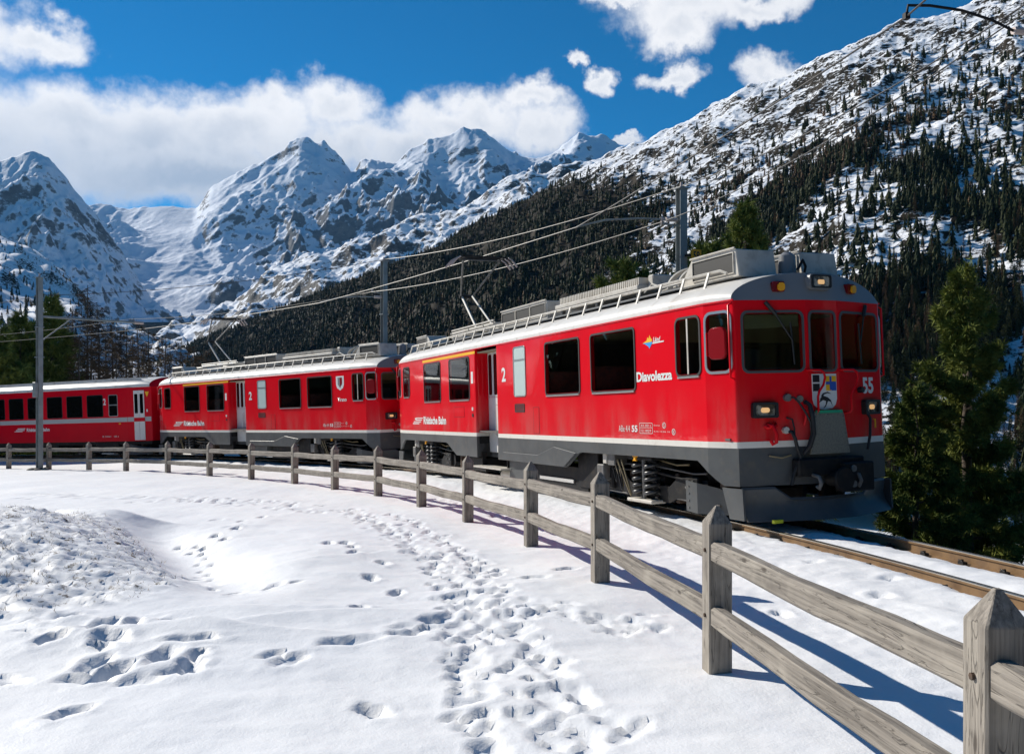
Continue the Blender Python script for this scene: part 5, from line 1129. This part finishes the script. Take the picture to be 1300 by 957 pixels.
def near_trees():
    A = pine(21, 7.0, 1.66, 10500, .17, .03, .82); B = pine(33, 5.0, 1.5, 5200, .18, .02, .62); C = pine(45, 14, 3.1, 9500, .36, .05, .8); D = pine(52, 12, 3.0, 8500, .36, .05, .6)
    PA = [None, *A, None, 'pine_needles']; PB = [None, *B, None, 'pine_needles']; PC = [None, *C, None, 'pine_needles']; PD = [None, *D, None, 'pine_needles']
    plant('pine_tree', PA, 1226, 18.5, 338, 'tall dense green pine standing just beyond the rails beside the railcar front', rot=.4, h0=7.05)
    plant('pine_tree', PB, 1163, 17.6, 500, 'small bushy young pine squeezed between the tall pine and the railcar front', rot=1.1, h0=5.05)
    plant('pine_tree', PC, 944, 42, 258, 'broad dark green pine rising above the roof of the leading railcar', rot=2.0, h0=14.1)
    plant('pine_tree', PD, 897, 44, 312, 'lower pine crown at the shoulder of the broad pine above the railcar roof', rot=.7, h0=12.1)
    plant('pine_tree', PD, 793, 50, 334, 'rounded pine crown showing over the ribbed resistors on the railcar roof', rot=2.4, h0=12.1)
    g = 'dark pines behind the coach'
    plant('pine_tree', PC, 24, 78, 398, 'dark pine behind the coach roof, on the far side from the larches', g, .3, h0=14.1)
    plant('pine_tree', PC, 66, 84, 376, 'slender tall dark pine behind the coach and the cantilever mast', g, 1.9, h0=14.1)
    plant('pine_tree', PD, -14, 74, 408, 'bushy dark pine at the end of the row behind the coach', g, 2.9, h0=12.1)
    plant('pine_tree', PD, 47, 88, 412, 'low dark pine between the two taller pines behind the coach', g, 3.6, h0=12.1)
    Ls = [[None, *larch(q, 14, 2.6), None, 'larch_twigs'] for q in (3, 4, 5)]
    for i, (px, dd, top) in enumerate([(108, 84, 362), (92, 92, 388), (128, 90, 384), (143, 96, 402), (158, 88, 412), (176, 98, 408), (192, 104, 418), (208, 110, 424), (84, 100, 402), (118, 108, 408), (136, 112, 418), (226, 118, 432), (166, 116, 424), (150, 82, 430), (101, 80, 425), (243, 126, 436), (260, 135, 440), (185, 90, 436), (215, 95, 444)]):
        plant('larch_tree', Ls[i % 3], px, dd, top, 'tallest bare brown larch above the coach roof' if i == 0 else 'bare brown larch among its neighbours behind the coach roof', 'bare larches behind the coach', i * 1.7, h0=14.0)
near_trees()

# hillside wood
def small_tree(seed, tiers, seg, r, droop, gap):
    rg = np.random.RandomState(seed); V = []
    for k in range(tiers):
        t = gap + (1 - gap) * k / tiers; R = r * (1 - t) ** .85 * rg.uniform(.85, 1.15) + .012; z = t
        for s in range(seg):
            a = 2 * math.pi * (s + rg.rand() * .6) / seg + k; w = .62 * math.pi / seg * rg.uniform(.8, 1.5); q = R * rg.uniform(.7, 1.15)
            V += [(0, 0, min(1, z + 1.7 / tiers)), (q * math.cos(a - w), q * math.sin(a - w), z - droop * q), (q * math.cos(a + w), q * math.sin(a + w), z - droop * q * rg.uniform(.5, 1.4))]
    V += [(-.012, 0, 0), (.012, 0, 0), (0, 0, gap + .2), (0, -.012, 0), (0, .012, 0), (0, 0, gap + .2)]
    return np.array(V)
CONIF = [small_tree(i, 6, 5, .20, .35, .08) for i in range(4)]; LARCH = [small_tree(20 + i, 7, 4, .15, -.15, .12) for i in range(3)]
def fine_conifer(seed):
    """a full spruce crown for the trees close enough to read singly, one metre tall before scaling"""
    rg = np.random.RandomState(seed); n = 620; t = 1 - rg.rand(n) ** .62 * .95; a = rg.rand(n) * 6.283; R = .19 * (1 - t) ** .8 * (.75 + .25 * np.sin(a * 3 + seed + t * 40)) + .008; f = rg.uniform(.25, 1, n) ** .5
    c = np.stack([np.cos(a) * R * f, np.sin(a) * R * f, t - R * f * .35], 1); K = 4; c = np.repeat(c, K, 0); a = np.repeat(a, K); m = len(c)
    d = np.stack([np.cos(a), np.sin(a), -.15 + 0 * a], 1) * .7 + rg.randn(m, 3) * .55; d /= np.linalg.norm(d, axis=1)[:, None]; ln = rg.uniform(.022, .05, m)[:, None]; w = np.cross(d, rg.randn(m, 3)); w *= .0085 / np.linalg.norm(w, axis=1)[:, None]
    V = np.stack([c - w, c + w, c + d * ln], 1).reshape(-1, 3); return np.concatenate([V, [(-.012, 0, -.03), (.012, 0, -.03), (0, 0, .9), (0, -.012, -.03), (0, .012, -.03), (0, 0, .9)]])
def fine_larch(seed):
    rg = np.random.RandomState(seed); n = 900; t = .10 + .90 * (1 - rg.rand(n) ** .7); a = np.floor(rg.rand(n) * 40) * 2.4; R = .15 * (1.02 - t) ** .8 * (.7 + .3 * np.sin(a * 1.7 + seed)); f = rg.uniform(.05, 1, n)
    c = np.stack([np.cos(a) * R * f, np.sin(a) * R * f, t + R * f * .15], 1); d = np.stack([np.cos(a), np.sin(a), .15 + 0 * a], 1) * .5 + rg.randn(n, 3) * [.6, .6, .5]; d /= np.linalg.norm(d, axis=1)[:, None]; ln = rg.uniform(.025, .06, n)[:, None]; w = np.cross(d, rg.randn(n, 3)); w *= .0042 / np.linalg.norm(w, axis=1)[:, None]
    V = np.stack([c - w, c + w, c + d * ln], 1).reshape(-1, 3); return np.concatenate([V, [(-.009, 0, -.03), (.009, 0, -.03), (0, 0, .98), (0, -.009, -.03), (0, .009, -.03), (0, 0, .98)]])
FCON = [fine_conifer(i) for i in range(5)]; FLAR = [fine_larch(i) for i in range(4)]
def woods():
    rg = np.random.RandomState(77); T = []           # x,y,z,h,kind
    def sow(X, D, Z, V, px, count, dens, hmin, hmax, larch_f):
        cx = (X[:-1, :-1] + X[1:, 1:]) / 2; cd = (D[:-1, :-1] + D[1:, 1:]) / 2; cv = (V[:-1, :-1] + V[1:, 1:]) / 2; cp = np.broadcast_to((px[:-1] + px[1:]) / 2, cx.shape)
        area = np.abs((X[:-1, 1:] - X[:-1, :-1]) * (D[1:, :-1] - D[:-1, :-1])); w = (area * dens(cx, cd, cv, cp) * (cv < .995)).ravel(); w /= w.sum(); I = rg.choice(len(w), count, p=w); j, i = np.unravel_index(I, cx.shape); fu = rg.rand(count); fv = rg.rand(count)
        bl = lambda Q: (Q[j, i] * (1 - fu) + Q[j, i + 1] * fu) * (1 - fv) + (Q[j + 1, i] * (1 - fu) + Q[j + 1, i + 1] * fu) * fv
        x, y, z = bl(X), bl(D), bl(Z); h = rg.uniform(hmin, hmax, count) * (1 - .45 * cv[j, i]); lf = larch_f(x, y, cv[j, i], cp[j, i]); T.append(np.stack([x, y, z, h, (rg.rand(count) < lf).astype(float)], 1))
    def dens(x, y, v, p): return (hill_veg(x, y, v, p) + .012 * (v < .93) + .05 * (v < .8) * sstep(p, 700, 860)) * (1 + 2.6 * sstep(p, 740, 900))
    lf = lambda x, y, v, p: np.clip(.38 + .9 * fbm(x * .006 + 20, y * .006, 3) - .5 * v, .05, .85)
    sow(HX, HD, HZs, HV, Hpx, 42000, dens, 7, 16, lf)
    # nearer belt at the foot of the slope
    sow(HX, HD, HZs, HV, Hpx, 560, lambda x, y, v, p: (v < .16) * (v > .02) * (p > 250) * (p < 1800) / np.maximum(y, 60) ** .6 * (.25 + sstep(fbm(x * .02, y * .02, 3), -.1, .2)), 5, 10, lambda x, y, v, p: .45 + .3 * sstep(p, 900, 1200))
    sow(WX, WD, WZ, WV, Wpx, 1500, lambda x, y, v, p: (1 - sstep(v, .75, 1.0)) * (.35 + sstep(fbm(x * .006, y * .006, 3), -.2, .2)), 10, 17, lambda x, y, v, p: .25 + 0 * x)
    T = np.concatenate(T); px = CX + F_PX * T[:, 0] / T[:, 1]; keep = (px > -500) & (px < 1900); T = T[keep]; px = px[keep]; py = HZ - F_PX * (T[:, 2] + T[:, 3]) / T[:, 1]
    roof = np.interp(px, [0, 200, 500, 900, 1000, 1110, 1120, 1300], [480, 470, 430, 330, 310, 330, 640, 640]); size = T[:, 3] / T[:, 1] * (py < roof - 4) * (px > 0) * (px < 1300); order = np.argsort(-size)
    for kind, protos, fines, mat, nm, lab, grp, N in ((0, CONIF, FCON, 'hill_needles', 'conifer_tree', 'dark conifer growing on the snowy hillside beyond the railway', 'conifers on the hillside', 300), (1, LARCH, FLAR, 'larch_twigs', 'larch_tree', 'bare brown larch growing on the hillside beyond the railway', 'larches on the hillside', 300)):
        ids = order[T[order, 4] == kind]; mes = []
        for i, V in enumerate(fines):
            o = tri_mesh(nm, V, np.arange(len(V)).reshape(-1, 3), mat); mes.append(o.data); bpy.data.objects.remove(o)
        for c, k in enumerate(ids[:N]):
            o = bpy.data.objects.new(nm, mes[c % len(mes)]); COL.objects.link(o); x, y, z, h, _ = T[k]; o.location = (x, y, z - .03 * h); o.rotation_euler = (0, 0, rg.rand() * 6.28); o.scale = (h * rg.uniform(.75, 1.45),) * 2 + (h,); tag(o, lab, 'tree', grp)
        rest = ids[N:]; Vs = []
        for i, V in enumerate(protos):
            q = rest[i::len(protos)]; a = rg.rand(len(q)) * 6.28; wd = T[q, 3] * rg.uniform(.7, 1.55, len(q)); ca, sa = np.cos(a)[:, None], np.sin(a)[:, None]
            x = (V[None, :, 0] * ca - V[None, :, 1] * sa) * wd[:, None] + T[q, 0][:, None]; y = (V[None, :, 0] * sa + V[None, :, 1] * ca) * wd[:, None] + T[q, 1][:, None]; z = V[None, :, 2] * T[q, 3][:, None] + T[q, 2][:, None] - .03 * T[q, 3][:, None]; Vs.append(np.stack([x, y, z], 2).reshape(-1, 3))
        Vs = np.concatenate(Vs); o = tri_mesh('conifer_forest' if kind == 0 else 'larch_forest', Vs, np.arange(len(Vs)).reshape(-1, 3), mat)
        tag(o, 'far dark conifer forest covering the slope beyond the railway' if kind == 0 else 'far brown larch forest mixed into the slope beyond the railway', 'forest', kind='stuff')
woods()

# unseen conifers added beyond the view to darken window reflections and fill light
def added_wood():
    rg = np.random.RandomState(5); Vs = []
    for q in range(2400):
        right = q % 8 < 5; a = math.radians(rg.uniform(60, 215) if right else rg.uniform(-135, -38)); d = rg.uniform(38, 95) if right else rg.uniform(58, 130); x = d * math.sin(a); y = d * math.cos(a); h = rg.uniform(18, 30) if right else rg.uniform(6, 15); V = CONIF[q % 4]; w = h * rg.uniform(.8, 1.4); t = rg.rand() * 6.28
        Vs.append(np.stack([(V[:, 0] * math.cos(t) - V[:, 1] * math.sin(t)) * w + x, (V[:, 0] * math.sin(t) + V[:, 1] * math.cos(t)) * w + y, V[:, 2] * h + ground_z(x, y) - .3], 1))
    Vs = np.concatenate(Vs); o = tri_mesh('conifer_forest', Vs, np.arange(len(Vs)).reshape(-1, 3), 'hill_needles'); tag(o, 'unseen conifer wood added around the snowfield to darken window reflections', 'forest', kind='stuff')
added_wood()

# dry grass poking through the snow of the bank
def grass():
    rg = np.random.RandomState(9); V = []
    for q in range(5200):
        x = rg.uniform(-10, -2.6); y = rg.uniform(7.0, 16); bk = bank_xy(np.array([x]), np.array([y]))[2][0]
        if bk < .05 or rg.rand() > .25 + .75 * (fbm(np.array([x * 1.3]), np.array([y * 1.3]), 2)[0] > .05): continue
        z = ground_z(x, y); k = rg.randint(1, 4) if rg.rand() < .985 else 14
        for j in range(k):
            a = rg.rand() * 6.28; L = rg.uniform(.02, .07) * (1.5 if k > 9 else 1); wd = .0035; bx = x + rg.randn() * .03; by = y + rg.randn() * .03
            V += [(bx - wd * math.sin(a), by + wd * math.cos(a), z - .01), (bx + wd * math.sin(a), by - wd * math.cos(a), z - .01), (bx + L * .8 * math.cos(a), by + L * .8 * math.sin(a), z + L * rg.uniform(.3, 1))]
    o = tri_mesh('dry_grass', np.array(V), np.arange(len(V)).reshape(-1, 3), 'dry_grass'); tag(o, 'sparse dry grass poking through the snow of the bank', 'grass', kind='stuff')
grass()

# ------------------------------------------------------------------ air
def haze():
    m = bpy.data.materials.new('haze'); m.use_nodes = True; t = NT(m.node_tree); t.n.clear(); out = t.new('ShaderNodeOutputMaterial'); v = t.new('ShaderNodeVolumePrincipled')
    v.inputs['Color'].default_value = (.26, .56, 1.0, 1); v.inputs['Density'].default_value = 1.4e-5; v.inputs['Anisotropy'].default_value = .25; t.l.new(v.outputs[0], out.inputs['Volume']); MATS['haze'] = m
    o = MB().box(WORLD, -14000, 14000, -600, 13000, -2400, 2600).build('haze', 'haze'); tag(o, 'thin blue mountain air over the whole valley', 'haze', kind='stuff')
haze()
